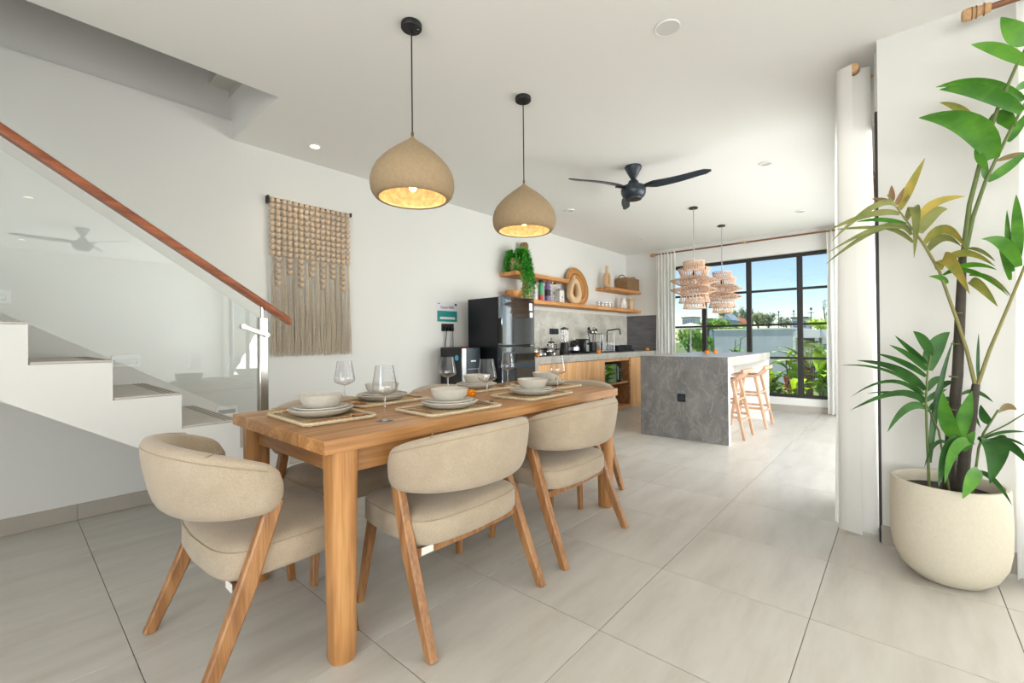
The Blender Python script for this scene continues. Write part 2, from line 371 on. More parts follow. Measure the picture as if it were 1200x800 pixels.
def thing(name, label, cat, loc=(0, 0, 0), rotz=0, group=None):
    o = bpy.data.objects.new(name, None); COL.objects.link(o); o.location = loc; o.rotation_euler = (0, 0, rotz); o.empty_display_size = .05
    return tag(o, label, cat, group)
def single(name, mb, mat, label, cat, loc, smooth=40, group=None, kind=None, rotz=0, world=False, recalc=True):
    if world: mb.v = [(x-loc[0], y-loc[1], z-loc[2]) for x, y, z in mb.v]
    o = link(name, mb.mesh(name, mat, smooth, recalc), None, loc, (0, 0, rotz)); return tag(o, label, cat, group, kind)
def struct(name, mb, mat, loc=(0, 0, 0), smooth=30, label=None):
    mb.v = [(x-loc[0], y-loc[1], z-loc[2]) for x, y, z in mb.v]
    o = link(name, mb.mesh(name, mat, smooth), None, loc); o['kind'] = 'structure'
    if label: o['label'] = label
    return o
def copy_tree(o, parent=None):
    c = o.copy(); COL.objects.link(c)
    if parent is not None: c.parent = parent
    for ch in list(o.children): copy_tree(ch, c)
    return c
# ------------------------------------------------------------------ room shell
WX, FY, H, CX, CY = -3.96, 7.87, 2.72, -0.085, 3.12      # left wall, window wall, ceiling, corner of the right hand wall
RX, BY = 5.0, -2.6
def st(name, mb, mat, label, cat, loc=(0, 0, 0)):
    o = struct(name, mb, mat, loc); o['label'] = label; o['category'] = cat; return o
floor = st('floor', MB().box(WX, RX, BY, CY, -.15, -.003).box(WX, .1, CY, FY+.2, -.15, -.003), 'grout', 'pale grey square tiled floor of the whole room', 'floor')
TS, TX0, TY0 = .60, -.8837, 1.502
tile_cache = {}
def tile(x0, x1, y0, y1):
    w, d = round(x1-x0, 3), round(y1-y0, 3)
    if w < .03 or d < .03: return
    if (w, d) not in tile_cache:
        tile_cache[(w, d)] = MB().cbox(-w/2, w/2, -d/2, d/2, -.0029, 0, .0008).mesh('tile', 'tile', 0)
    link('tile', tile_cache[(w, d)], floor, ((x0+x1)/2, (y0+y1)/2, 0))
g = .0013
for i in range(-6, 11):
    for j in range(-7, 12):
        x0, x1 = max(TX0+i*TS, WX), min(TX0+(i+1)*TS, RX); y0, y1 = max(TY0+j*TS, BY), min(TY0+(j+1)*TS, FY)
        if x0 >= x1 or y0 >= y1: continue
        if y0 >= CY and x0 >= -.02: continue
        if y0 >= CY: x1 = min(x1, 0.02)
        elif y1 > CY and x0 >= 0: y1 = CY
        tile(x0+g, x1-g, y0+g, y1-g)
# ceiling with the stairwell opening
VX, VY = -3.05, 1.19
ceiling = st('ceiling', MB().box(VX, RX, BY, CY+.2, H, H+.35).box(VX, .2, CY+.2, FY+.2, H, H+.35).box(WX-.2, VX, VY, FY+.2, H, H+.35), 'ceil', 'flat white ceiling with a stairwell opening', 'ceiling')
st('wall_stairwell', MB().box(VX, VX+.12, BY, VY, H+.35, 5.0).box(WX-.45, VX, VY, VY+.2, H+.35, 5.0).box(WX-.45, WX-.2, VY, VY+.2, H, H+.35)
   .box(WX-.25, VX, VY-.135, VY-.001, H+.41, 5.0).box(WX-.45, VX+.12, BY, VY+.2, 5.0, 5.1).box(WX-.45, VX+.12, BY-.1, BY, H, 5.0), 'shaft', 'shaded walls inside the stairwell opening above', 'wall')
st('wall_left', MB().box(WX-.2, WX, BY-.2, FY+.2, -.15, 2.872).box(WX-.45, WX-.07, BY-.2, VY+.2, 2.5, 5.0), 'wall', 'long plain white wall behind table and kitchen', 'wall')
# window wall at the far end
WL, WR, WZ0, WZ1 = -3.25, -.45, .20, 2.40
st('wall_far', MB().box(WX, WL, FY, FY+.2, -.15, H).box(WR, .15, FY, FY+.2, -.15, H).box(WL, WR, FY, FY+.2, -.15, WZ0).box(WL, WR, FY, FY+.2, WZ1, H), 'wall', 'white end wall around the large black framed window', 'wall')
st('baseboard_far', MB().box(-3.3, .0, FY-.012, FY, .0, .09), 'basebd', 'low grey skirting under the far window', 'baseboard')
# side glazing wall and the white return wall behind the potted palm
st('wall_right', MB().box(-.10, .12, CY+.12, FY, 2.34, H).box(-.10, .12, 7.45, FY, 0, 2.34).box(-.1, .12, CY+.1, FY, -.15, 0), 'wall', 'white beam over the side glazing behind the near curtain', 'wall')
st('wall_return', MB().box(CX, .55, CY, CY+.12, -.012, H).box(.55, 4.7, CY, CY+.12, 2.42, H).box(4.7, RX, CY, CY+.12, 0, H), 'wall', 'white wall behind the large potted palm', 'wall')
st('baseboard_right', MB().cbox(CX-.004, .55, CY-.012, CY+.001, 0, .10, .002), 'basebd', 'short grey skirting behind the cream plant pot', 'baseboard')
st('wall_living', MB().box(RX, RX+.2, BY, CY+.2, -.15, H), 'wall', 'white living room side wall outside the frame', 'wall')
st('wall_back', MB().box(WX, -1.2, BY-.2, BY, -.15, H).box(4.4, RX, BY-.2, BY, -.15, H).box(-1.2, 4.4, BY-.2, BY, 2.42, H).box(-1.2, 4.4, BY-.2, BY, -.15, -.013), 'wall', 'white wall behind the camera', 'wall')
# baseboard along the left wall in pieces as long as the floor tiles
bb = st('baseboard_left', MB().box(WX, WX+.009, BY, 4.2, 0, .098), 'grout', 'grey tile skirting along the long white wall', 'baseboard')
bbm = MB().cbox(0, .012, -.299, .299, .001, .1, .0015).mesh('baseboard_piece', 'basebd', 0)
for j in range(-6, 4):
    link('baseboard_piece', bbm, bb, (WX, TY0+(j+.5)*TS, 0))
# window_1: the large far window
def framed_window(name, label, axis, at, lo, hi, z0, z1, vs, hs, fw_=.045, dep=.06):
    root = bpy.data.objects.new(name, None); COL.objects.link(root); root['kind'] = 'structure'; root['label'] = label; root['category'] = 'window'
    root.location = ((lo+hi)/2, at, z0) if axis == 'x' else (at, (lo+hi)/2, z0)
    def bx(a0, a1, c0, c1, d0=-dep/2, d1=dep/2):
        return MB().cbox(a0, a1, at+d0, at+d1, c0, c1, .004) if axis == 'x' else MB().cbox(at+d0, at+d1, a0, a1, c0, c1, .004)
    part('frame_head', bx(lo, hi, z1-fw_*1.2, z1), 'frame', root); part('frame_sill', bx(lo, hi, z0, z0+fw_), 'frame', root)
    part('frame_jamb', bx(lo, lo+fw_, z0+fw_, z1-fw_*1.2), 'frame', root); part('frame_jamb', bx(hi-fw_, hi, z0+fw_, z1-fw_*1.2), 'frame', root)
    for v in vs: part('mullion', bx(v-.036, v+.036, z0+fw_, z1-fw_*1.2), 'frame', root)
    xs = [lo]+list(vs)+[hi]; zs = [z0]+list(hs)+[z1]
    for a, b in zip(xs[:-1], xs[1:]):
        for h in hs: part('transom', bx(a+.037, b-.037, h-.017, h+.017), 'frame', root)
        for c, d in zip(zs[:-1], zs[1:]): part('pane', bx(a+.03, b-.03, c+.012, d-.012, -.003, .003), 'pane', root, 0)
    return root
framed_window('window_1', 'large charcoal framed grid window looking onto the garden', 'x', FY+.10, WL, WR, WZ0, WZ1, [-2.55, -1.85, -1.15], [.80, 1.32, 1.86])
framed_window('window_2', 'dark framed side glazing behind the near white curtain', 'y', -.086, CY+.005, 7.45, .0, 2.34, [4.55, 6.0], [], .05, .024)
framed_window('window_3', 'living room glazing behind the sheer curtain', 'x', CY+.06, .55, 4.7, .0, 2.42, [1.6, 2.65, 3.7], [])
framed_window('added_window_back', 'unseen glazing added behind the camera for fill light', 'x', BY-.1, -1.2, 4.4, 0, 2.42, [.2, 1.6, 3.0], [])  # opening added so the back fill lamp can reach the room
# ------------------------------------------------------------------ staircase
SX = -3.0
stair = thing('staircase', 'white concrete staircase with grey tiled treads beside the wall', 'staircase', (SX-.48, .6, 0))
noses = [(1.793, .0), (1.506, .161), (1.219, .323), (.932, .484), (.645, .645), (.36, .832), (.071, 1.025), (-.216, 1.21), (-.503, 1.396), (-.79, 1.583), (-1.077, 1.77), (-1.364, 1.957), (-1.651, 2.144), (-1.938, 2.33), (-2.225, 2.517)]
prof = [(1.793, 0.001)]
for (y, zlow), (y2, zhi) in zip(noses[:-1], noses[1:]):
    prof += [(y, zhi), (y2, zhi)]
prof += [(noses[-1][0], 2.70), (BY+.003, 2.70), (BY+.003, 2.47), (-1.4, 1.72), (0, .86), (1.37, .001)]
part('flight', MB().prism(prof, 'x', WX+.001, SX), 'wall', stair, 20)
for (y, zl), (y2, zh) in zip(noses[:-1], noses[1:]):
    t = part('tread', MB().cbox(WX+.02, SX-.002, y2+.004, y-.001, zh+.0005, zh+.012, .003), 'tread', stair)
    gm = MB()
    for k in range(3): gm.box(WX+.03, SX-.01, y-.03-.022*k, y-.024-.022*k, zh+.0122, zh+.0135)
    part('nosing_groove', gm, 'grout', t, 0)
bal = thing('balustrade', 'clear glass stair balustrade with brown wooden handrail and steel post', 'balustrade', (SX-.03, .6, 0))
gx0, gx1 = SX-.036, SX-.024
gl = [(1.04, 1.258), (1.04, .625), (-1.9, 2.41), (-1.9, 3.25)]
part('glass_panel', MB().prism([(1.04, 1.283), (1.04, .63), (-1.9, 2.40), (-1.9, 3.29)], 'x', gx0, gx1), 'balus', bal, 0)
rail = MB()
rl = lambda y: 2.088-.669*(y+.009)
rail.loft([[(SX-.03+a, y, rl(y)+b) for a, b in ((-.026,-.024),(.026,-.024),(.03,-.012),(.026,.018),(.014,.026),(-.014,.026),(-.026,.018),(-.03,-.012))] for y in (1.235, -1.9)])
part('handrail', rail, 'railwood', bal)
part('post', MB().cbox(SX-.055, SX-.005, 1.046, 1.098, .50, 1.275, .004), 'chrome', bal)
part('post_collar', MB().lathe([(.012, 1.275), (.012, 1.34)], 12, (SX-.03, 1.072, 0)), 'chrome', bal)
cl = part('glass_clamp', MB().bar([(SX+.004, .955, 1.215), (SX+.004, 1.085, 1.165)], [(.012, .026), (.012, .026)], (1, 0, 0)), 'chrome', bal)
part('clamp_screw', MB().tube([(SX-.02, .955, 1.215), (SX+.014, .955, 1.215)], .016, 14), 'chrome', cl)
part('clamp_screw', MB().tube([(SX-.02, 1.085, 1.165), (SX+.014, 1.085, 1.165)], .016, 14), 'chrome', cl)
# step lights on the wall above the treads
for k, (y, z, d) in enumerate([(.542, 1.0, 'by the third visible tread'), (1.14, .585, 'low behind the table end'), (-.05, 1.40, 'highest beside the glass edge')]):
    sl = thing('step_light', 'recessed white stair light in the wall '+d, 'light', (WX, y, z), 0, 'recessed stair lights')
    part('bezel', MB().cbox(WX-.01, WX+.006, y-.075, y+.075, z-.04, z+.04, .003), 'white', sl)
    part('lens', MB().cbox(WX+.002, WX+.0085, y-.058, y+.058, z-.018, z+.014, .002), 'silver', sl)
# ------------------------------------------------------------------ ceiling fittings
M['lit'] = plain('warm_lit_diffuser', 'fff3dc', .5, emis=6, ecol='ffe9c8')
M['diff'] = plain('white_diffuser', 'dcdbd7', .5)
def downlight(x, y, label, r=.055, lit=False):
    t = thing('ceiling_downlight', label, 'light', (x, y, H), 0, 'round ceiling downlights')
    part('trim_ring', MB().lathe([(r*.72, -.001), (r, -.001), (r*1.02, -.006), (r*.95, -.011), (r*.74, -.009)], 28, (x, y, H), cap=False), 'white', t)
    part('diffuser', MB().lathe([(.001, -.004), (r*.74, -.004), (r*.74, -.002), (.001, -.002)], 28, (x, y, H)), 'lit' if lit else 'diff', t)
    if lit:
        s = bpy.data.lights.new('downlight_lamp', 'SPOT'); s.energy = 12; s.spot_size = 1.9; s.spot_blend = .8; s.color = (1, .88, .7); s.shadow_soft_size = .05
        so = bpy.data.objects.new('downlight_lamp', s); COL.objects.link(so); so.parent = t; so.location = (0, 0, -.02)
    return t
downlight(-3.592, 1.679, 'small lit ceiling downlight above the wall hanging', .05, True)
downlight(-3.07, 4.62, 'ceiling downlight near the second onion shaped pendant', .055)
downlight(-3.10, 6.68, 'ceiling downlight above the kitchen worktop', .055)
downlight(-.92, 4.61, 'ceiling downlight to the right of the fan', .055)
downlight(-.944, 6.655, 'ceiling downlight nearest the window curtain rod', .055)
downlight(1.04, .175, 'lit ceiling downlight mirrored in the stair glass, upper one', .055, True)
downlight(3.97, .175, 'lit ceiling downlight mirrored in the stair glass, lower one', .055, True)
sp = thing('ceiling_speaker', 'large round white ceiling fitting near the camera', 'speaker', (-.891, 2.256, H))
part('rim', MB().lathe([(.055, -.001), (.063, -.001), (.064, -.004), (.060, -.008), (.055, -.006)], 32, (-.891, 2.256, H), cap=False), 'white', sp)
part('grille', MB().lathe([(.001, -.005), (.0555, -.005), (.0555, -.002), (.001, -.002)], 32, (-.891, 2.256, H)), 'diff', sp)
# ceiling fan
def fan(x, y, label, rot):
    t = thing('ceiling_fan', label, 'fan', (x, y, H), rot, 'ceiling fans')
    part('canopy', MB().lathe([(.076, -.001), (.078, -.012), (.074, -.024), (.024, -.118), (.016, -.125), (.016, -.135)], 28), 'offpl', t, world=False)
    part('motor_housing', MB().lathe([(.02, -.122), (.042, -.135), (.054, -.165), (.058, -.18), (.100, -.187), (.114, -.215), (.112, -.25), (.098, -.28), (.08, -.296), (.001, -.298)], 32), 'offpl', t, world=False)
    part('cap_disc', MB().lathe([(.076, -.2965), (.072, -.308), (.001, -.309)], 28), 'frame', t, world=False)
    bl = MB()
    rows = []
    for i in range(13):
        u = i/12; r = .10+.58*u
        if u < .15: w = .03+.3*(u)*(.11-.03)/.045
        else: w = .115-.05*u
        w = max(.03, min(w, .115-.045*u)); 
        if u > .9: w *= math.sqrt(max(.05, 1-((u-.9)/.1)**2))
        tilt = -.24
        off = .028*math.sin(PI*min(1, u*1.2))
        rows.append([(r, off+w*.5*math.cos(tilt), -.200+w*.5*math.sin(tilt)+.004), (r, off-w*.5*math.cos(tilt), -.200-w*.5*math.sin(tilt)+.004),
                     (r, off-w*.5*math.cos(tilt), -.200-w*.5*math.sin(tilt)-.004), (r, off+w*.5*math.cos(tilt), -.200+w*.5*math.sin(tilt)-.004)])
    me = bl.loft(rows).mesh('blade', 'offpl', 30)
    arm = MB().box(.06, .19, -.018, .018, -.214, -.204).mesh('blade_arm', 'frame', 0)
    for k in range(3):
        b = link('blade', me, t, (0, 0, 0), (0, 0, k*2*PI/3)); link('blade_arm', arm, b)
    return t
fan(-1.858, 3.857, 'dark three bladed ceiling fan between the pendants', 0.052)
fan(2.44, .717, 'second ceiling fan seen only as a reflection in the stair glass', 0.4)
# ------------------------------------------------------------------ dining table
TZ = .785; TX1, TX2, TY1, TY2 = -2.35, -1.447, .70, 2.735
tab = thing('dining_table', 'long solid teak dining table laid for six', 'table', ((TX1+TX2)/2, (TY1+TY2)/2, 0))
cuts = [TX1, -2.185, -2.015, -1.83, -1.645, TX2]
for a, b in zip(cuts[:-1], cuts[1:]):
    part('tabletop_board', MB().cbox(a+.0002, b-.0002, TY1, TY2, TZ-.048, TZ, .0015), 'teakY', tab)
def table_leg(cx, cy, sx, sy):
    rings = []
    for z, rx, ry, p in ((0.0, .043, .043, 2.2), (.012, .047, .047, 2.3), (.25, .049, .049, 2.4), (.55, .050, .05, 3.0), (.737, .051, .051, 4.0)):
        ring = []
        for k in range(28):
            a = 2*PI*k/28; c, s = math.cos(a), math.sin(a)
            ring.append((cx+rx*math.copysign(abs(c)**(2/p), c), cy+ry*math.copysign(abs(s)**(2/p), s), z))
        rings.append(ring)
    return MB().loft(rings)
lx = (TX1+.053, TX2-.053); ly = (TY1+.083, TY2-.083)
for cx in lx:
    for cy in ly: part('leg', table_leg(cx, cy, 0, 0), 'teakZ', tab, 50)
for cy in (ly[0]+.004, ly[1]-.004): part('apron', MB().cbox(lx[0]+.049, lx[1]-.049, cy-.014, cy+.014, TZ-.138, TZ-.049, .002), 'teakX', tab)
for cx in (lx[0]+.004, lx[1]-.004): part('apron', MB().cbox(cx-.014, cx+.014, ly[0]+.049, ly[1]-.049, TZ-.138, TZ-.049, .002), 'teakY', tab)
# ------------------------------------------------------------------ dining chairs
def seat_outline(n=56):
    # half widths along y: rounded rectangle, wider in the middle, bowed at the rear
    pts = []
    for k in range(n):
        a = 2*PI*k/n; c, s = math.cos(a), math.sin(a); p = 6.5
        x = .292*math.copysign(abs(c)**(2/p), c); y = .228*math.copysign(abs(s)**(2/p), s)
        x *= 1.0-.06*(y/.235 if y > 0 else 0)
        if y < 0: y -= .035*(1-(x/.31)**2)
        pts.append((x, y+.065))
    return pts
SO = seat_outline()
def inset(d):
    return [(x*(1-d/.29), .065+(y-.065)*(1-d/.24)) for x, y in SO]
def band_pt(u, t, zf):
    # u -1..1 along the band, t -.5..+.5 thickness (outwards positive), zf 0..1 height
    ph = u*math.radians(107); rx, ry = .300, .210
    x0, y0 = rx*math.sin(ph), -.070-ry*math.cos(ph)
    nx, ny = math.sin(ph)/rx, -math.cos(ph)/ry; L = math.hypot(nx, ny); nx /= L; ny /= L
    return x0, y0, nx, ny
def band():
    rings = []; N = 40
    for i in range(N+1):
        u = -1+2*i/N
        # end rounding
        e = 1.0
        if abs(u) > .86: e = math.sqrt(max(0.0, 1-((abs(u)-.86)/.145)**2))
        x0, y0, nx, ny = band_pt(u, 0, 0)
        k = math.cos(u*PI/2)**.8 if abs(u) < 1 else 0
        zb = .555-.006*k; zt = .690+.105*k
        zc = (zb+zt)/2 if abs(u) <= .86 else zb*.5+zt*.5
        hh = (zt-zb)/2*(.25+.75*e); th = .040*(.25+.75*e)
        ring = []
        for j in range(20):
            a = 2*PI*j/20; c, s = math.cos(a), math.sin(a); p = 3.2
            tt = th*math.copysign(abs(c)**(2/p), c); zz = hh*math.copysign(abs(s)**(2/p), s)
            lean = (.018*k)*(zz/.1)
            ring.append((x0+nx*(tt+lean), y0+ny*(tt+lean), zc+zz))
        rings.append(ring)
    return MB().loft(rings)
def make_chair():
    t = bpy.data.objects.new('dining_chair', None); COL.objects.link(t); t.empty_display_size = .1
    P = lambda *a, **k: part(*a, world=False, **k)
    rings = []
    for d, z in ((.10, .338), (.03, .340), (.008, .348), (0, .362), (0, .425), (.003, .440), (.012, .452), (.035, .462), (.08, .470), (.15, .475)):
        rings.append([(x, y, z+.004*max(0, 1-abs(x)/.3) if z > .46 else z) for x, y in inset(d)])
    seat = P('seat', MB().loft(rings), 'fabric', t, smooth=70)
    P('piping', MB().tube([(x, y, .4415) for x, y in inset(.0005)], .0014, 6, close=True), 'seam', seat)
    back = P('backrest', band(), 'fabric', t, smooth=70)
    for sgn in (-1, 1):
        # stitched seam across the band and along its top
        x0, y0, nx, ny = band_pt(.52*sgn, 0, 0); k = math.cos(.52*PI/2)**.8; zt = .690+.105*k
        P('seam', MB().tube([(x0+nx*a, y0+ny*a, zt+.0004-.25*max(0, abs(a)-.034)) for a in (-.043, -.036, -.02, 0, .02, .038, .045)], .0016, 5), 'seam', back)
    sp_ = []
    for i in range(3, 38):
        u = -1+2*i/40; x0, y0, nx, ny = band_pt(u, 0, 0); k = math.cos(u*PI/2)**.8; zt = .690+.105*k
        a = .0375+.012*k; sp_.append((x0+nx*a, y0+ny*a, zt-.024))
    P('seam', MB().tube(sp_, .0016, 5), 'seam', back)
    for s in (-1, 1):
        P('leg', MB().bar([(s*.313, -.2625, 0), (s*.3075, -.20, .14), (s*.301, -.118, .335), (s*.292, -.026, .590)], [(.033, .038), (.036, .046), (.038, .056), (.035, .050)]), 'chairwood', t)
        P('leg', MB().bar([(s*.285, .2625, 0), (s*.246, .222, .346)], [(.028, .030), (.036, .042)]), 'chairwood', t)
    P('rear_rail', MB().bar([(-.285, -.125, .322), (0, -.137, .322), (.285, -.125, .322)], [(.034, .02)]*3, (0, 0, 1)), 'chairwood', t)
    return t
chair0 = make_chair()
spots = [(-1.5, 1.289, PI/2, 'beige upholstered dining chair on the open side, nearer the camera'),
         (-1.5, 2.104, PI/2, 'beige upholstered dining chair on the open side, nearer the island'),
         (-1.885, .625, 0, 'beige upholstered dining chair at the near head of the table'),
         (-2.30, 1.215, -PI/2, 'beige dining chair on the wall side below the wall hanging'),
         (-2.30, 2.09, -PI/2, 'beige dining chair on the wall side near the water dispenser'),
         (-1.885, 2.76, PI, 'beige dining chair at the far head of the table')]
for i, (x, y, rz, lb) in enumerate(spots):
    c = chair0 if i == 0 else copy_tree(chair0)
    c.location = (x, y, 0); c.rotation_euler = (0, 0, rz); tag(c, lb, 'chair', 'dining chairs')
for c, s in ((chair0, -1), (bpy.data.objects['dining_chair.002'], 1)):
    part('care_tag', MB().box(min(s*.215, s*.27), max(s*.215, s*.27), -.152, -.149, .318, .345), 'tag', c, 0, world=False)
# ------------------------------------------------------------------ place settings
def rrect(w, d, r, n=6):
    pts = []
    for cx, cy, a0 in ((w/2-r, d/2-r, 0), (-w/2+r, d/2-r, PI/2), (-w/2+r, -d/2+r, PI), (w/2-r, -d/2+r, 1.5*PI)):
        for k in range(n+1):
            a = a0+PI/2*k/n; pts.append((cx+r*math.cos(a), cy+r*math.sin(a)))
    return pts
def mat_thing():
    t = bpy.data.objects.new('placemat', None); COL.objects.link(t)
    o = rrect(.405, .285, .03)
    part('woven_field', MB().loft([[(x, y, 0.0005) for x, y in o], [(x, y, .005) for x, y in o]]), 'mat', t, 0, world=False)
    rw = MB()
    for k in range(11):
        y = -.125+k*.025
        rw.tube([(-.195, y, .005), (.195, y, .005)], .0045, 5)
    part('weave_ridges', rw, 'mat', t, world=False)
    o2 = rrect(.43, .31, .035, 8)
    b1 = MB()
    # braid: tube along the rim with a regular swelling
    L = []
    for k in range(len(o2)):
        (x0, y0), (x1, y1) = o2[k], o2[(k+1) % len(o2)]; d = math.hypot(x1-x0, y1-y0); m_ = max(1, int(d/.006))
        for q in range(m_): L.append((x0+(x1-x0)*q/m_, y0+(y1-y0)*q/m_))
    b1.tube([(x, y, .0085) for x, y in L], [.0078+.0012*math.sin(k*1.6) for k in range(len(L))], 6, close=True)
    part('braided_rim', b1, 'matrim', t, world=False)
    return t
def plate_mesh(r, h, name):
    p = [(.001, .0), (r*.62, .0), (r*.67, .002), (r*.86, h*.42), (r*.965, h*.82), (r, h), (r*.985, h+.003), (r*.94, h*.86), (r*.83, h*.50), (r*.64, .008), (.001, .007)]
    return MB().lathe(p, 44).mesh(name, 'ceramic', 60)
def bowl_mesh():
    p = [(.001, 0), (.046, 0), (.050, .003), (.068, .015), (.083, .038), (.0905, .062), (.092, .0675), (.0895, .0685), (.087, .063), (.079, .040), (.066, .023), (.046, .012), (.001, .011)]
    return MB().lathe(p, 44).mesh('bowl', 'ceramic', 60)
def cut(kind):
    b = MB(); L = .19
    if kind == 'knife':
        b.loft([[(y*w, x, z+dz) for y, dz in ((-.5, 0), (.5, 0), (.5, .0025), (-.5, .0025))] for x, w, z in ((0, .006, .001), (.09, .008, .001), (.10, .013, .001), (.17, .016, .001), (.195, .009, .001), (.205, .002, .001))])
    elif kind == 'fork':
        b.loft([[(y*w, x, z+dz) for y, dz in ((-.5, 0), (.5, 0), (.5, .0025), (-.5, .0025))] for x, w, z in ((0, .010, .001), (.03, .007, .001), (.11, .005, .004), (.125, .018, .004), (.145, .022, .003))])
        for k in range(4): b.loft([[((k-1.5)*.0058+y*w, x, z+dz) for y, dz in ((-.5, 0), (.5, 0), (.5, .002), (-.5, .002))] for x, w, z in ((.143, .0038, .003), (.17, .0034, .001), (.19, .002, .004))])
    else:
        b.loft([[(y*w, x, z+dz) for y, dz in ((-.5, 0), (.5, 0), (.5, .0025), (-.5, .0025))] for x, w, z in ((0, .010, .001), (.03, .007, .001), (.115, .005, .006), (.13, .012, .006))])
        rows = []
        for i in range(9):
            u = i/8; yy = .128+.062*u; ww = .021*math.sqrt(max(.02, 1-(2*u-.92)**2/1.2))
            rows.append([(ww*q, yy, .003+.006*(abs(q)**2)+.004*abs(2*u-1)**2) for q in (-1, -.66, -.33, 0, .33, .66, 1)])
        b.sheet(rows)
    return b.mesh(kind, 'copper', 40)
mat0 = mat_thing()
PL, SP, BW = plate_mesh(.138, .031, 'dinner_plate'), plate_mesh(.114, .024, 'side_plate'), bowl_mesh()
CU = {k: cut(k) for k in ('fork', 'knife', 'spoon')}
M['sglass'] = solid_glass('clear_solid_glass')
def glass_parts():
    t = bpy.data.objects.new('wine_glass', None); COL.objects.link(t)
    part('foot', MB().lathe([(.001, .0005), (.036, .0005), (.0365, .002), (.03, .0035), (.008, .006), (.004, .010)], 32), 'sglass', t, 60, world=False)
    part('stem', MB().lathe([(.0045, .009), (.0036, .03), (.0034, .09), (.005, .104)], 14), 'sglass', t, 60, world=False)
    part('bowl', MB().lathe([(.003, .1035), (.020, .109), (.044, .120), (.0515, .128), (.0525, .134), (.050, .150), (.043, .190), (.0365, .232), (.0355, .232), (.042, .190), (.049, .150), (.0512, .135), (.049, .129), (.040, .121), (.018, .111), (.002, .106)], 36, cap=False), 'drink', t, 60, world=False)
    return t
gl0 = glass_parts()
sets = [(-1.95, .93, 0, 'at the near head of the table', (-1.625, 1.045)),
        (-2.17, 1.38, -PI/2, 'on the wall side below the wall hanging', (-2.184, 1.167)),
        (-1.66, 1.43, PI/2, 'on the open side, nearer the camera', (-1.69, 1.722)),
        (-2.17, 2.11, -PI/2, 'on the wall side near the dispenser', (-2.113, 1.807)),
        (-1.66, 2.08, PI/2, 'on the open side, nearer the island', (-1.673, 2.359)),
        (-1.92, 2.55, PI, 'at the far head of the table', (-2.237, 2.502))]
def at(o, loc, rz): o.location = loc; o.rotation_euler = (0, 0, rz)
for i, (x, y, rz, where, gp) in enumerate(sets):
    mt_ = mat0 if i == 0 else copy_tree(mat0)
    jit = (-.03, .05, -.04, .02, .03, -.05)[i]
    at(mt_, (x, y, TZ), rz+jit); tag(mt_, 'woven seagrass placemat with pale braided rim '+where, 'placemat', 'place settings: mats')
    z = TZ+.0098
    tag(link('dinner_plate', PL, None, (x, y, z), (0, 0, 0)), 'grey speckled dinner plate '+where, 'plate', 'place settings: dinner plates')
    tag(link('side_plate', SP, None, (x, y, z+.0135), (0, 0, 0)), 'smaller grey plate under the bowl '+where, 'plate', 'place settings: side plates')
    tag(link('soup_bowl', BW, None, (x, y, z+.0225), (0, 0, 0)), 'grey speckled bowl '+where, 'bowl', 'place settings: bowls')
    c, s = math.cos(rz+jit), math.sin(rz+jit)
    for kind, dx, dy, dr in (('fork', -.175, -.10, .06), ('knife', .158, -.11, -.05), ('spoon', .186, -.10, -.10)):
        px, py = x+c*dx-s*dy, y+s*dx+c*dy
        cu_ = tag(link(kind, CU[kind], None, (px, py, TZ+.0105), (0, 0, rz+jit+dr)), 'copper '+kind+' '+where, kind, 'place settings: '+kind+'s'); cu_.scale = (1.25, 1.08, 1.25)
    gg = gl0 if i == 0 else copy_tree(gl0)
    at(gg, (gp[0], gp[1], TZ), 0); tag(gg, 'tall stemmed wine glass '+where, 'wine glass', 'place settings: glasses')
# ------------------------------------------------------------------ marigolds
def marigold_mesh():
    b = MB(); rnd = random.Random(3)
    for ring, (n, el, r) in enumerate(((12, .1, .030), (12, .5, .029), (10, .85, .027), (7, 1.2, .024), (3, 1.5, .02))):
        for k in range(n):
            a = 2*PI*k/n+ring*.4; e = el+rnd.uniform(-.1, .1)
            d = Vector((math.cos(a)*math.cos(e), math.sin(a)*math.cos(e), math.sin(e))); sd = Vector((-math.sin(a), math.cos(a), 0)); up = d.cross(sd)
            c = Vector((0, 0, .014))
            tip = c+d*r; base = c+d*r*.35
            b.sheet([[base-sd*.004, base+sd*.004], [tip-d*.006-sd*.009+up*.003, tip-d*.006+sd*.009-up*.003], [tip-sd*.005, tip+sd*.005]])
    b.lathe([(.004, 0), (.017, .004), (.024, .016), (.018, .03), (.002, .037)], 12)
    return b.mesh('marigold', 'orange', 60, False)
MG = marigold_mesh()
for x, y, z, sc, lb in ((-1.89, 1.79, TZ, 1.3, 'orange marigold flower on the dining table behind a bowl'), (-3.40, 4.37, .906, 1.15, 'orange marigold on the worktop end beside the fridge'),
                        (-3.40, 5.85, .906, 1.45, 'orange marigold on the worktop in front of the dish rack'), (-3.47, 7.70, .906, 1.3, 'orange marigold at the window end of the worktop'),
                        (-1.90, 6.02, .918, 1.15, 'left one of two orange marigolds on the island'), (-1.815, 6.08, .918, 1.15, 'right one of two orange marigolds on the island')):
    o = tag(link('marigold', MG, None, (x, y, z), (0, 0, x*9)), lb, 'flower', 'orange marigolds'); o.scale = (sc, sc, sc)
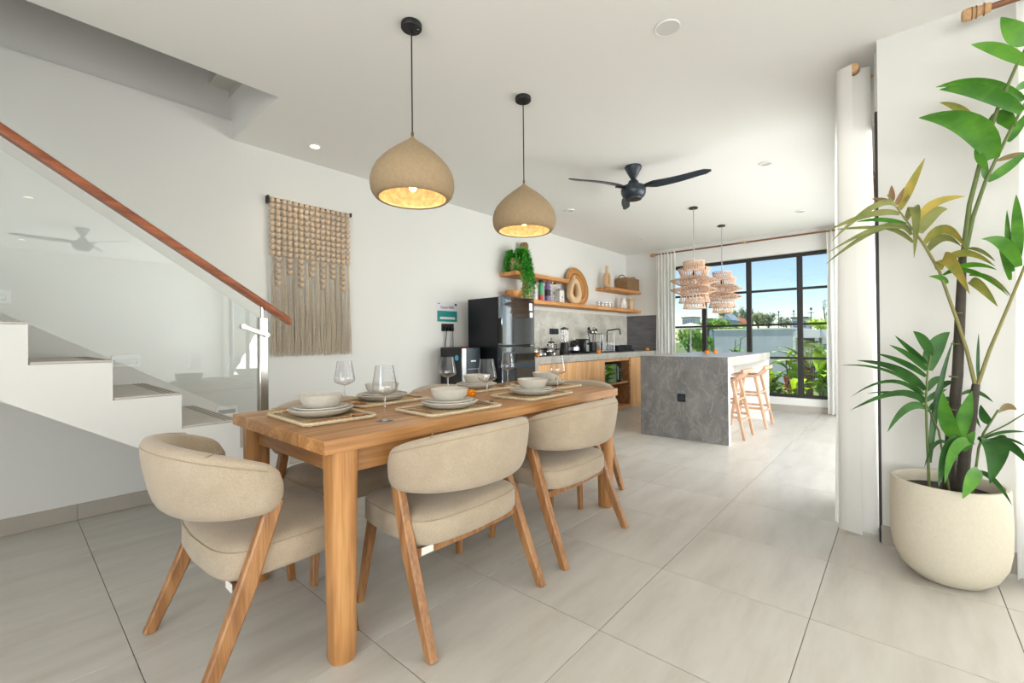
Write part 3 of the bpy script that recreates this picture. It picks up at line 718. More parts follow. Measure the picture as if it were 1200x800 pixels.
# ------------------------------------------------------------------ pendants over the table
M['finialmetal'] = plain('aged_brass', '7d6a4a', .35, metal=1)
M['bulb'] = plain('warm_bulb', 'ffd9a0', .3, emis=30, ecol='ffc880')
for x, y, lb in ((-1.848, 1.362, 'onion shaped sandy concrete pendant lamp nearest the camera'), (-1.864, 2.264, 'onion shaped sandy concrete pendant lamp nearer the fan')):
    t = thing('pendant_lamp', lb, 'pendant lamp', (x, y, 1.832), 0, 'concrete pendants over the table')
    P = lambda *a, **k: part(*a, world=False, **k)
    R_ = .209
    out = [(q[1], .405*(1-q[0])) for q in reversed([(0, .03), (.03, .06), (.07, .13), (.12, .235), (.2, .40), (.3, .585), (.4, .745), (.5, .87), (.6, .95), (.7, .992), (.78, 1.0), (.86, .985), (.93, .945), (.98, .885), (1.0, .84)])]
    inn = [(.79, .005), (.785, .014), (.83, .03), (.90, .065), (.92, .10), (.90, .135), (.84, .165), (.74, .205), (.58, .245), (.38, .285), (.15, .315), (.03, .325)]
    P('shade', MB().lathe([(r*R_, z*.785) for r, z in reversed(out)]+[(.79*R_, .004)], 48, cap=False), 'concrete', t, smooth=60)
    P('shade_lining', MB().lathe([(r*R_, z*.785) for r, z in inn], 48, cap=False), 'concin', t, smooth=60)
    P('socket', MB().lathe([(.016, .105), (.018, .115), (.018, .252), (.008, .256)], 16), 'black', t)
    P('bulb', MB().lathe([(.001, .040), (.012, .043), (.019, .058), (.017, .080), (.011, .100), (.011, .110)], 20), 'bulb', t, smooth=70)
    P('collar', MB().lathe([(.006, .316), (.0075, .322), (.0075, .336), (.004, .342)], 14), 'finialmetal', t)
    P('cord', MB().tube([(0, 0, .34), (0, 0, .865)], .0035, 8), 'black', t)
    cn = P('canopy', MB().lathe([(.05, .888), (.052, .883), (.052, .865), (.049, .861), (.001, .860)], 32), 'black', t)
    for a in (.6, 2.6): P('screw', MB().lathe([(.004, .857), (.004, .861)], 8, (.035*math.cos(a), .035*math.sin(a), 0)), 'chrome', cn)
    ld = bpy.data.lights.new('pendant_bulb_light', 'POINT'); ld.energy = .85; ld.color = (1, .85, .62); ld.shadow_soft_size = .03
    lo = bpy.data.objects.new('pendant_bulb_light', ld); COL.objects.link(lo); lo.parent = t; lo.location = (0, 0, .022)
# ------------------------------------------------------------------ beaded wall hanging
wh = thing('wall_hanging', 'taupe beaded macrame wall hanging with long yarn fringe on a black rod', 'wall hanging', (WX+.035, 1.8, 2.30))
hx = WX+.035
part('rod', MB().tube([(hx-.002, 1.435, 2.318), (hx-.002, 2.175, 2.318)], .0075, 10), 'black', wh)
part('bracket', MB().cbox(WX+.001, WX+.05, 1.432, 1.446, 2.27, 2.335, .002), 'black', wh)
part('bracket', MB().cbox(WX+.001, WX+.05, 2.166, 2.178, 2.30, 2.335, .002), 'black', wh)
bead = MB().lathe([(.003, -.0232), (.012, -.0205), (.0195, -.012), (.0222, 0), (.0195, .012), (.012, .0205), (.003, .0232)], 14).mesh('bead', 'bead', 60)
pat = [10, 15, 10, 13]
for k in range(15):
    y = 1.47+k*.0478; n = pat[k % 4]
    for q in range(n):
        jit = random.uniform(-.0015, .0015)
        link('bead', bead, wh, (jit, y-1.8+jit, .006-.0495*q), (0, 0, random.uniform(0, 6)))
    z0 = 2.306-.0495*n+.022; fr = MB(); nst = 22
    for s in range(nst):
        a = random.uniform(0, 2*PI); rr = random.uniform(.002, .017); sp2 = random.uniform(1.1, 2.2); zend = 1.01+random.uniform(-.018, .028)
        x0, y0 = rr*math.cos(a)*.8, rr*math.sin(a); pts = []
        ph = random.uniform(0, 6)
        for i in range(8):
            u = i/7; w = .004*math.sin(ph+u*9)*u
            pts.append((hx+x0*(.5+sp2*u*.5)-.002+.006*u, y+y0*(.6+sp2*u)+w, z0+(zend-z0)*u))
        fr.tube(pts, .0021, 4)
    part('yarn_tassel', fr, 'yarn', wh, 60)
# ------------------------------------------------------------------ kitchen run
WT = .905; KF = -3.36
wt = thing('worktop', 'pale grey stone worktop along the kitchen wall', 'worktop', (-3.66, 6.1, .82))
part('slab', MB().cbox(WX+.001, KF+.025, 4.30, FY-.001, .815, WT, .003), 'worktop', wt)
part('waterfall_end', MB().cbox(WX+.001, KF+.025, 4.235, 4.2995, 0, WT, .003), 'worktop', wt)
st('trim_1', MB().box(WX+.001, WX+.014, 4.20, FY-.001, WT+.001, 1.55), 'splash', 'glossy grey stone splashback panel along the worktop', 'splashback')
st('trim_2', MB().box(WX+.015, -3.335, FY-.014, FY-.001, WT+.001, 1.55), 'slate', 'dark slate panel on the wall beside the window curtain', 'splashback')
def cabinet(y0, y1, doors, label):
    c = thing('base_cabinet', label, 'cabinet', (-3.65, (y0+y1)/2, 0), 0, 'kitchen base cabinets')
    part('carcass', MB().box(WX+.02, KF-.02, y0+.001, y1-.001, 0.001, .814), 'cabinet', c, 0)
    for a, b in doors:
        part('door', MB().cbox(KF-.019, KF, a+.002, b-.002, .055, .808, .002), 'cabinet', c)
    part('plinth', MB().box(KF-.03, KF-.006, y0+.001, y1-.001, .001, .052), 'cabinet', c, 0)
    return c
cabinet(4.30, 4.955, [(4.30, 4.955)], 'oak base cabinet next to the fridge')
cabinet(4.956, 5.93, [(4.956, 5.43), (5.43, 5.735), (5.735, 5.93)], 'oak base cabinet between the fridge end and microwave niche')
cabinet(6.80, FY-.005, [(6.80, 7.30), (7.30, FY-.005)], 'oak base cabinet nearest the far window')
nc = thing('open_cabinet', 'open oak cabinet niche holding the microwave', 'cabinet', (-3.65, 6.365, 0))
part('back_panel', MB().box(WX+.02, WX+.04, 5.932, 6.798, .001, .814), 'cabin', nc, 0)
part('side_panel', MB().box(WX+.041, KF, 5.932, 5.955, .001, .814), 'cabinet', nc, 0); part('side_panel', MB().box(WX+.041, KF, 6.75, 6.798, .001, .814), 'cabin', nc, 0)
part('bottom_panel', MB().box(WX+.041, KF, 5.956, 6.749, .001, .05), 'cabinet', nc, 0)
part('shelf', MB().cbox(WX+.041, KF-.02, 5.956, 6.749, .405, .43, .002), 'cabinet', nc)
part('top_rail', MB().cbox(KF-.02, KF, 5.956, 6.749, .772, .813, .002), 'cabinet', nc)
for z in (.2, .55, .66): part('back_batten', MB().box(WX+.0405, WX+.046, 5.956, 6.749, z, z+.008), 'cabin', nc, 0)
mw = thing('microwave', 'black microwave oven with mirrored door in the open cabinet', 'microwave', (-3.6, 6.26, .431))
part('case', MB().cbox(-3.85, KF-.03, 6.0, 6.52, .432, .735, .006), 'black', mw)
dr = part('door', MB().cbox(KF-.0295, KF-.012, 6.004, 6.40, .437, .73, .004), 'fridge', mw)
part('handle', MB().tube([(KF-.004, 6.375, .48), (KF-.004, 6.375, .69)], .006, 8), 'silver', dr)
cp = part('control_panel', MB().cbox(KF-.0295, KF-.012, 6.403, 6.516, .437, .73, .004), 'blackgl', mw)
for k in range(5): part('button', MB().cbox(KF-.0118, KF-.009, 6.42, 6.50, .47+.04*k, .488+.04*k, .001), 'offpl', cp)
part('foot', MB().box(-3.8, -3.76, 6.05, 6.09, .4305, .432), 'black', mw, 0)
# fridge
fr = thing('refrigerator', 'tall black two door fridge with mirrored front', 'fridge', (-3.55, 3.88, 0))
FX0, FX1, F0, F1, FZ = -3.83, -3.285, 3.59, 4.165, 1.61
part('body', MB().cbox(FX0, FX1-.065, F0, F1, .02, FZ-.012, .006), 'fridgeside', fr)
ud = part('upper_door', MB().cbox(FX1-.062, FX1, F0, F1, 1.06, FZ, .008), 'fridge', fr)
ld_ = part('lower_door', MB().cbox(FX1-.062, FX1, F0, F1, .06, 1.045, .008), 'fridge', fr)
part('handle_recess', MB().cbox(FX1-.055, FX1-.01, F0-.004, F0+.002, 1.08, 1.36, .002), 'black', ud)
part('sticker', MB().box(FX1+.0002, FX1+.0012, F1-.10, F1-.04, 1.46, 1.55), 'pale', ud, 0); part('sticker', MB().box(FX1+.0002, FX1+.0012, F1-.09, F1-.035, 1.38, 1.44), 'white', ud, 0)
part('trim_strip', MB().box(FX1+.0002, FX1+.003, F0+.01, F1-.01, .80, .86), 'offpl', ld_, 0)
for (x, y) in ((FX0+.05, F0+.05), (FX0+.05, F1-.05), (FX1-.1, F0+.05), (FX1-.1, F1-.05)): part('foot', MB().lathe([(.02, 0), (.02, .021)], 10, (x, y, 0)), 'black', fr)
# water dispenser, socket, cables and notice
wd = thing('water_dispenser', 'black floor standing water dispenser with silver front panel', 'water dispenser', (-3.72, 3.37, 0))
DX, D0, D1 = -3.55, 3.225, 3.52
part('body', MB().cbox(-3.90, DX-.012, D0, D1, .01, 1.045, .01), 'black', wd)
fp = part('front_panel', MB().cbox(DX-.0115, DX, D0+.012, D1-.004, .55, 1.035, .006), 'silver', wd)
part('control_face', MB().cbox(DX+.0002, DX+.004, D0+.075, D1-.012, .60, 1.03, .002), 'offpl', fp)
for k in range(5): part('indicator', MB().box(DX+.0045, DX+.006, D0+.10+.034*k, D0+.112+.034*k, .80, .808), 'white', fp, 0)
part('logo_plate', MB().box(DX+.0045, DX+.006, D0+.14, D0+.215, .885, .90), 'white', fp, 0)
part('drip_tray', MB().cbox(DX+.0002, DX+.03, D0+.06, D1-.03, .55, .60, .004), 'silver', wd)
part('round_sticker', MB().tube([(-3.62, D0-.001, .93), (-3.62, D0-.0025, .93)], .03, 16), plain('blue_sticker', '3fb4d8', .5), wd)
part('red_tap', MB().cbox(DX-.06, DX-.03, D0+.05, D0+.10, 1.046, 1.058, .003), plain('red_plastic', 'c4433a', .4), wd)
so = thing('wall_socket', 'double black wall socket with plugs below the notice', 'socket', (WX, 3.386, 1.27))
part('plate', MB().cbox(WX+.001, WX+.012, 3.295, 3.478, 1.228, 1.314, .003), 'black', so)
for y in (3.34, 3.43): part('plug', MB().cbox(WX+.0125, WX+.045, y-.022, y+.022, 1.235, 1.28, .006), 'blackgl', so)
for k, (y, e) in enumerate(((3.33, 3.33), (3.35, 3.34), (3.42, 3.42), (3.445, 3.455))):
    single('power_cable', MB().tube([(WX+.03, y, 1.232), (WX+.028, y, 1.18), (WX+.02, e, 1.10), (WX+.02, e, .95), (WX+.02, e, .45)], .004, 6), 'silver' if k % 2 == 0 else 'black',
           ('pale thin', 'black', 'pale middle', 'dark outer')[k]+' power cable hanging from the wall socket', 'cable', (WX+.02, e, .45), world=True, group='power cables')
ns = thing('notice', 'small teal and lilac printed notice on the wall above the socket', 'sign', (WX, 3.386, 1.45))
part('card', MB().box(WX+.001, WX+.004, 3.233, 3.537, 1.335, 1.565), 'pale', ns, 0)
part('teal_field', MB().box(WX+.0041, WX+.005, 3.236, 3.534, 1.338, 1.462), 'teal', ns, 0)
part('white_bar', MB().box(WX+.0051, WX+.006, 3.275, 3.50, 1.365, 1.392), 'pale', ns, 0)
part('corner_mark', MB().box(WX+.0041, WX+.005, 3.498, 3.532, 1.527, 1.552), plain('deep_green_print', '0d5a50', .5), ns, 0)
part('corner_print', MB().box(WX+.0041, WX+.005, 3.245, 3.275, 1.54, 1.548), 'ink', ns, 0)
cu = bpy.data.curves.new('heading_text', 'FONT'); cu.body = 'Guest WiFi'; cu.size = .044; cu.extrude = .0004; cu.align_x = 'CENTER'; cu.align_y = 'CENTER'
cu.materials.append(M['ink']); to = bpy.data.objects.new('heading_text', cu); COL.objects.link(to); to.location = (0, 0, 0)
bpy.context.view_layer.update(); tme = bpy.data.meshes.new_from_object(to.evaluated_get(bpy.context.evaluated_depsgraph_get())); bpy.data.objects.remove(to)
link('heading_text', tme, ns, (.0052, .0, .052), (PI/2, 0, PI/2))
# shelves
def shelf(y0, y1, z0, z1, label):
    return single('wall_shelf', MB().cbox(WX+.001, -3.66, y0, y1, z0, z1, .003), 'shelfwood', label, 'shelf', (-3.8, (y0+y1)/2, z0), world=True, group='floating wooden shelves')
S1, S2 = 1.655, 2.0
shelf(4.22, FY-.002, S1-.052, S1, 'long lower wooden wall shelf above the worktop')
shelf(4.28, 5.47, S2-.05, S2, 'upper wooden wall shelf carrying the trailing plant')
shelf(6.72, FY-.002, S2-.05, S2, 'short upper wooden shelf carrying the wicker basket')
# --- things on the shelves
pp = thing('trailing_plant', 'bushy trailing green plant in a beige pot on the upper shelf', 'plant', (-3.80, 4.44, S2))
part('pot', MB().lathe([(.05, .001), (.07, .01), (.095, .06), (.1, .11), (.085, .17), (.075, .19), (.066, .19), (.07, .16), (.07, .15), (.001, .15)], 28, (-3.80, 4.44, S2)), 'beige', pp)
rnd = random.Random(11)
M['fern'] = leafmat('trailing_fern_leaf', '2f8a25', '57b33d', .5, 30)
for k in range(64):
    a = rnd.uniform(0, 2*PI); rr = rnd.uniform(.02, .07)
    x0, y0 = -3.80+rr*math.cos(a), 4.44+rr*math.sin(a)
    out_ = rnd.uniform(.09, .20); drop = rnd.uniform(.02, .30)
    if k < 30: a = rnd.uniform(-.9, .9); out_ = rnd.uniform(.16, .22); drop = rnd.uniform(.25, .62)
    rise = rnd.uniform(.08, .20)
    tipx = min(-3.80+out_*math.cos(a), -3.60); tipx = max(tipx, WX+.03); tipy = 4.44+out_*math.sin(a)+(.04 if k < 30 else 0)
    pts = []; z0 = S2+.15
    for i in range(9):
        u = i/8
        ux = min(1, u*2.2)
        if k < 30: px = x0+(max(tipx, -3.635)-x0)*min(1, u*2.4)+.012*math.sin(u*9+k)
        else: px = x0+(tipx-x0)*ux
        py = y0+(tipy-y0)*u; pz = z0+rise*math.sin(min(1, u*2)*PI*.5)-(drop+rise)*max(0, u-.3)/.7
        if k >= 30: pz = max(pz, S2+.03)
        pts.append(Vector((px, py, pz)))
    b = MB(); b.tube(pts, .0018, 4)
    for i in range(1, 9):
        for s in range(7):
            p = pts[i-1].lerp(pts[i], s/7)
            d = Vector((rnd.uniform(-1, 1), rnd.uniform(-1, 1), rnd.uniform(-.7, .7))).normalized()*.046
            if p.x+d.x < WX+.01: d.x = abs(d.x)
            b.leaf(p, p+d*.6+Vector((0, 0, .008)), p+d, .019, 3)
    part('strand', b, 'fern', pp, 0, recalc=False)
M['logw'] = wood('weathered_log', '4a3524', '7d5f42', 'a98a63', 'z', .8, 1.5, .02)
single('log_vase', MB().lathe([(.045, 0), (.055, .02), (.06, .2), (.056, .36), (.06, .40), (.055, .43), (.04, .443), (.03, .44), (.028, .40), (.001, .39)], 20), 'logw', 'tall weathered brown wooden vase behind the trailing plant', 'vase', (-3.86, 4.68, S2))
single('wooden_bowl', MB().lathe([(.05, .0), (.075, .004), (.112, .05), (.122, .105), (.116, .107), (.105, .055), (.07, .015), (.001, .012)], 32), 'shelfwood', 'round wooden bowl on the lower shelf beside the fridge top', 'bowl', (-3.79, 4.38, S1), smooth=50)
single('tall_vase', MB().lathe([(.05, 0), (.056, .01), (.06, .08), (.05, .2), (.042, .27), (.05, .31), (.045, .31), (.036, .27), (.001, .25)], 28), 'beige', 'tall beige clay vase under the trailing plant', 'vase', (-3.78, 4.62, S1), smooth=60)
def bottle(y, x, prof, mats, label, names):
    t = thing('bottle', label, 'bottle', (x, y, S1), 0, 'bottles on the lower shelf')
    for nm, pf, mt in zip(names, prof, mats): part(nm, MB().lathe(pf, 20), mt, t, 50, world=False)
cg, cr, cpur = plain('green_label', '3f9a68', .4), plain('red_label', 'b8403c', .4), plain('purple_can', '7a5f92', .35)
body = lambda r, h, n, nh: [(r*.95, 0), (r, .006), (r, h), (r*.6, h+.03), (n, h+.045), (n, nh)]
bottle(4.80, -3.77, [body(.03, .17, .012, .235), [(.016, .235), (.016, .262), (.001, .264)], [(.0305, .05), (.0305, .14)]], ['white', 'ink', 'pale'], 'slim white bottle with dark cap beside the tall vase', ['body', 'cap', 'label'])
bottle(4.93, -3.77, [body(.036, .22, .03, .26), [(.033, .26), (.033, .345), (.001, .347)], [(.0365, .09), (.0365, .22)], [(.0365, .01), (.0365, .088)]], [cg, 'black', cg, cr], 'green and red bottle with tall black cap', ['body', 'cap', 'label', 'base_label'])
bottle(5.07, -3.76, [[(.042, 0), (.044, .01), (.044, .22), (.03, .245)], [(.036, .245), (.034, .27), (.001, .29)], [(.0445, .08), (.0445, .17)]], [cpur, cpur, 'ink'], 'purple spray can with rounded lid', ['can', 'lid', 'label'])
bottle(5.20, -3.77, [body(.034, .2, .014, .27), [(.016, .27), (.016, .295), (.001, .296)]], ['drink', 'chrome'], 'left one of two clear glass bottles', ['body', 'stopper'])
bottle(5.30, -3.80, [body(.033, .19, .013, .27), [(.016, .27), (.016, .31), (.001, .311)]], ['drink', 'ink'], 'right one of two clear glass bottles with dark stopper', ['body', 'stopper'])
jb = thing('glass_canister', 'square clear glass canister beside the clear bottles', 'jar', (-3.78, 5.39, S1))
part('jar', MB().cbox(-3.82, -3.74, 5.35, 5.43, S1, S1+.19, .006), 'drink', jb); part('lid', MB().cbox(-3.822, -3.738, 5.348, 5.432, S1+.191, S1+.205, .004), 'silver', jb)
bx_ = thing('white_carton', 'white carton with small red print on the lower shelf', 'box', (-3.84, 5.52, S1))
part('carton', MB().cbox(-3.9, -3.82, 5.455, 5.575, S1, S1+.2, .003), 'white', bx_)
part('red_print', MB().box(-3.8198, -3.819, 5.51, 5.535, S1+.08, S1+.11), cr, bx_, 0); part('dark_print', MB().box(-3.8198, -3.819, 5.51, 5.53, S1+.04, S1+.055), 'ink', bx_, 0)
# woven round tray leaning on the wall
M['tray'] = plain('honey_wicker', 'c08a50', .75, var=.2, vscale=50)
M['traydk'] = plain('dark_wicker', '8f6132', .8, var=.2, vscale=50)
tr = thing('round_tray', 'large round woven wicker tray leaning against the wall', 'tray', (-3.87, 6.01, S1+.305)); TR = .30
part('base_disc', MB().lathe([(.001, -.004), (TR*.98, -.004), (TR*.98, .004), (.001, .004)], 56), 'traydk', tr, world=False)
for k, r in enumerate([.03+.022*i for i in range(8)]):
    part('coil', MB().tube([(r*math.cos(2*PI*j/40), r*math.sin(2*PI*j/40), .008) for j in range(40)], .009, 6, close=True), 'tray', tr, world=False)
seg = MB().cbox(.213, .288, -.009, .009, .003, .014, .003).mesh('wrap_strip', 'tray', 0)
for k in range(64): link('wrap_strip', seg, tr, (0, 0, 0), (0, 0, 2*PI*k/64))
part('rim', MB().tube([(TR*math.cos(2*PI*j/64), TR*math.sin(2*PI*j/64), .006) for j in range(64)], .011, 8, close=True), 'tray', tr, world=False)
tr.rotation_euler = (0, PI/2-.17, 0)
# clay vases with openings
def ring_outline(fn, n=40): return [fn(2*PI*k/n) for k in range(n)]
def pierced(outer, holes, depth, edge=.02):
    """solid plate-like vase body: outer outline and one hole outline (y,z), lofted as a rounded ring"""
    b = MB(); n = len(outer); inner = holes; rings = []
    for k in range(n):
        (y0, z0), (y1, z1) = outer[k], inner[k]; cy, cz = (y0+y1)/2, (z0+z1)/2; dy, dz = (y0-y1)/2, (z0-z1)/2; ring = []
        for j in range(12):
            a = 2*PI*j/12; c, s = math.cos(a), math.sin(a); p = 3
            ring.append((depth*math.copysign(abs(s)**(2/p), s), cy+dy*math.copysign(abs(c)**(2/p), c), cz+dz*math.copysign(abs(c)**(2/p), c)))
        rings.append(ring)
    return b.loft(rings, False, True)
def drop(w, h, z0, pt=1.0):
    def f(a):
        s, c = math.sin(a), math.cos(a); zz = .5-.5*c
        ww = w*math.sin(a)*(1-.45*zz*pt)
        return (ww, z0+h*zz)
    return f
rv = thing('ring_vase', 'beige clay drop shaped vase with an open ring centre', 'vase', (-3.75, 5.74, S1))
def rv_outer(a):
    y, z = drop(.205, .40, 0, 1.0)(a); return (y, max(z, .004))
part('ring_body', pierced(ring_outline(rv_outer), ring_outline(drop(.085, .20, .11, .6)), .045).xform(Matrix.Rotation(0, 4, 'Z')), 'beige', rv, 60, world=False)
part('neck', MB().lathe([(.03, .37), (.022, .40), (.018, .425), (.022, .435), (.016, .435), (.012, .40)], 18), 'beige', rv, 60, world=False)
bv = thing('pierced_vase', 'beige bottle vase with two slots on the short upper shelf', 'vase', (-3.80, 6.84, S2))
def bv_outer(a):
    y, z = drop(.10, .27, 0, .55)(a); return (y, max(z, .003))
part('body_left', pierced(ring_outline(bv_outer), ring_outline(drop(.05, .17, .05, .3)), .045), 'beige', bv, 60, world=False)
part('centre_bar', MB().lathe([(.012, .04), (.012, .24)], 12), 'beige', bv, world=False)
part('neck', MB().lathe([(.035, .25), (.026, .275), (.024, .36), (.030, .375), (.022, .375), (.018, .29)], 20), 'beige', bv, 60, world=False)
bk = thing('wicker_basket', 'rectangular dark wicker basket with two loop handles', 'basket', (-3.80, 7.60, S2))
M['wick'] = plain('brown_wicker', '8c6d4a', .85, var=.45, vscale=55, bump=1, bscale=70)
B0, B1, B2, B3 = -3.93, -3.685, 7.38, 7.84
wk = MB()
for k in range(11):
    z = S2+.012+k*.0205; o = [(B0+.006, B2+.006), (B1-.006, B2+.006), (B1-.006, B3-.006), (B0+.006, B3-.006)]
    pts = []
    for q in range(4):
        (xa, ya), (xb, yb) = o[q], o[(q+1) % 4]; n = 16 if q % 2 else 9
        for i in range(n): pts.append((xa+(xb-xa)*i/n+.003*math.sin(i*PI+k*PI), ya+(yb-ya)*i/n+.003*math.cos(i*PI+k*PI), z))
    wk.tube(pts, .0105, 6, close=True)
part('woven_wall', wk, 'wick', bk)
part('base', MB().box(B0+.01, B1-.01, B2+.01, B3-.01, S2+.001, S2+.012), 'wick', bk, 0)
for y in (B2+.01, B3-.01):
    xm = (B0+B1)/2
    part('handle', MB().tube([(xm+.06*math.cos(a), y, S2+.225+.055*math.sin(a)) for a in [PI*i/10 for i in range(11)]], .008, 8), 'traydk', bk)
for k in range(4):
    tm = thing('tumbler', ('first', 'second', 'third', 'last')[k]+' tumbler from the wicker tray in the row of clear glasses', 'glass', (-3.77, 6.50+.125*k, S1), 0, 'tumblers on the lower shelf')
    part('wall', MB().lathe([(.001, .001), (.03, .001), (.036, .09), (.034, .09), (.0285, .008), (.001, .008)], 20), 'drink', tm, 50, world=False)
    part('rim_band', MB().lathe([(.0355, .075), (.0365, .075), (.037, .088), (.036, .088)], 20, cap=False), 'silver', tm, 50, world=False)
pv = thing('patterned_vase', 'small white vase with dark brush pattern on the lower shelf', 'vase', (-3.79, 7.40, S1))
M['brush'] = stone('brush_pattern', 'e6e3dc', 'dedbd4', '3a3a3a', .4, 9, .95)
part('body', MB().lathe([(.04, 0), (.055, .015), (.06, .08), (.05, .15), (.034, .185), (.045, .205), (.038, .205), (.027, .18), (.001, .16)], 24), 'brush', pv, 60, world=False)
part('ear', MB().tube([(0, .035, .185), (0, .05, .21), (0, .055, .225)], .012, 8), 'brush', pv, world=False)
fv = thing('flower_vase', 'beige flower shaped vase with petal mouth on the lower shelf', 'vase', (-3.77, 7.66, S1))
part('body', MB().lathe([(.04, 0), (.047, .01), (.045, .08), (.038, .14), (.05, .165), (.04, .165), (.03, .14), (.001, .12)], 24), 'beige', fv, 60, world=False)
for k in range(8):
    a = 2*PI*k/8; part('petal', MB().leaf((.03*math.cos(a), .03*math.sin(a), .15), (.07*math.cos(a), .07*math.sin(a), .175), (.095*math.cos(a), .095*math.sin(a), .215), .06, 5, .3), 'beige', fv, 60, world=False)
# --- things on the worktop
hb = thing('gas_hob', 'black gas hob with pan supports on the worktop', 'hob', (-3.62, 4.75, WT))
part('plate', MB().cbox(-.19, .15, -.30, .30, .0005, .012, .004), 'blackgl', hb, world=False)
for y in (-.15, .15):
    part('burner', MB().lathe([(.05, .012), (.05, .024), (.03, .028), (.03, .034), (.001, .035)], 20, (-.02, y, 0)), 'black', hb, world=False)
    gr = MB()
    for a in (0, PI/2, PI, 1.5*PI): gr.box(-.02+min(0, .09*math.cos(a))-.004, -.02+max(0, .09*math.cos(a))+.004, y+min(0, .09*math.sin(a))-.004, y+max(0, .09*math.sin(a))+.004, .036, .046)
    part('pan_support', gr, 'black', hb, 0, world=False)
for y in (-.2, -.1, .1): part('knob', MB().lathe([(.016, .012), (.014, .034), (.001, .035)], 14, (.12, y, 0)), 'chrome', hb, world=False)
def pan(x, y, z, r, h, label, handle=True):
    t = thing('saucepan', label, 'pan', (x, y, z), 0, 'pans on the hob')
    part('body', MB().lathe([(r*.9, 0), (r, .005), (r, h), (r*1.03, h+.004), (r*.96, h+.002), (r*.95, .008), (.001, .008)], 28), 'chrome', t, world=False)
    lid = part('lid', MB().lathe([(r*1.02, h+.0045), (r*.9, h+.018), (r*.4, h+.032), (.001, h+.034)], 28), 'drink', t, 60, world=False)
    part('lid_knob', MB().lathe([(.006, h+.034), (.006, h+.045), (.014, h+.05), (.012, h+.06), (.001, h+.061)], 14), 'black', lid, world=False)
    part('handle', MB().tube([(r*.7, r*.7, h*.7), (r*1.5, r*1.2, h*.85), (r*1.9, r*1.4, h*.9)], .008, 8), 'black', t, world=False)
pan(-3.64, 4.60, WT+.0465, .075, .06, 'small steel saucepan with glass lid on the near burner')
pan(-3.64, 4.90, WT+.0465, .095, .045, 'wider shallow steel pan on the far burner')
cf = thing('coffee_press', 'glass coffee press with black lid behind the pans', 'coffee press', (-3.80, 5.20, WT))
part('beaker', MB().lathe([(.045, .012), (.045, .16), (.043, .16), (.043, .014)], 24, cap=False), 'drink', cf, world=False)
part('base', MB().lathe([(.052, .0005), (.05, .012), (.001, .013)], 24), 'black', cf, world=False)
part('lid', MB().lathe([(.047, .161), (.045, .18), (.005, .19), (.004, .22), (.012, .225), (.001, .24)], 20), 'black', cf, world=False)
part('handle', MB().tube([(.02, .045, .15), (.03, .085, .14), (.03, .085, .05), (.02, .046, .04)], .007, 8), 'black', cf, world=False)
ss = thing('splash_socket', 'black multi socket strip on the grey splashback', 'socket', (WX+.015, 5.47, 1.24))
part('plate', MB().cbox(WX+.0145, WX+.026, 5.36, 5.58, 1.20, 1.285, .003), 'black', ss)
for k in range(4): part('outlet', MB().cbox(WX+.0262, WX+.029, 5.372+.052*k, 5.412+.052*k, 1.215, 1.27, .004), 'offpl', ss)
bl_ = thing('blender', 'tall kitchen blender with black base and clear jug', 'blender', (-3.72, 5.42, WT))
part('base', MB().lathe([(.07, .0005), (.075, .01), (.066, .12), (.055, .17), (.001, .172)], 24), 'black', bl_, world=False)
part('jug', MB().lathe([(.05, .172), (.058, .36), (.056, .36), (.048, .175)], 24, cap=False), 'drink', bl_, world=False)
part('lid', MB().lathe([(.06, .361), (.058, .38), (.025, .384), (.025, .395), (.001, .396)], 24), 'black', bl_, world=False)
part('jug_stripe', MB().cbox(.055, .062, -.014, .014, .19, .34, .002), 'white', bl_, world=False)
part('dial', MB().tube([(.06, 0, .07), (.085, 0, .07)], .022, 16), 'silver', bl_, world=False)
kt = thing('kettle', 'black and steel kettle between blender and coffee machine', 'kettle', (-3.70, 5.66, WT))
part('body', MB().lathe([(.07, .0005), (.078, .01), (.074, .1), (.062, .18), (.055, .19), (.02, .205), (.001, .206)], 26), 'blackgl', kt, 60, world=False)
part('steel_band', MB().lathe([(.0765, .05), (.0745, .1)], 26, cap=False), 'silver', kt, world=False)
part('handle', MB().tube([(.0, .055, .18), (.0, .10, .19), (.0, .115, .13), (.0, .08, .05)], .011, 8), 'black', kt, world=False)
part('spout', MB().tube([(.0, -.06, .14), (.0, -.095, .185)], [.022, .012], 10), 'black', kt, world=False)
part('lid_knob', MB().lathe([(.008, .206), (.014, .22), (.001, .23)], 12), 'white', kt, world=False)
cm = thing('coffee_machine', 'compact black coffee machine with silver face', 'coffee machine', (-3.70, 5.93, WT))
part('body', MB().cbox(-.13, .06, -.085, .085, .001, .22, .02), 'black', cm, world=False)
part('silver_face', MB().cbox(.061, .068, -.05, .02, .03, .20, .003), 'silver', cm, world=False)
part('drip_tray', MB().cbox(.061, .13, -.06, .06, .001, .022, .004), 'black', cm, world=False)
part('spout', MB().cbox(.069, .10, -.03, .0, .13, .16, .004), 'black', cm, world=False)
ut = thing('utensil_holder', 'black utensil pot full of steel cooking utensils', 'utensil holder', (-3.72, 6.20, WT))
part('pot', MB().lathe([(.06, .0005), (.065, .01), (.065, .17), (.06, .17), (.06, .02), (.001, .02)], 24), 'black', ut, world=False)
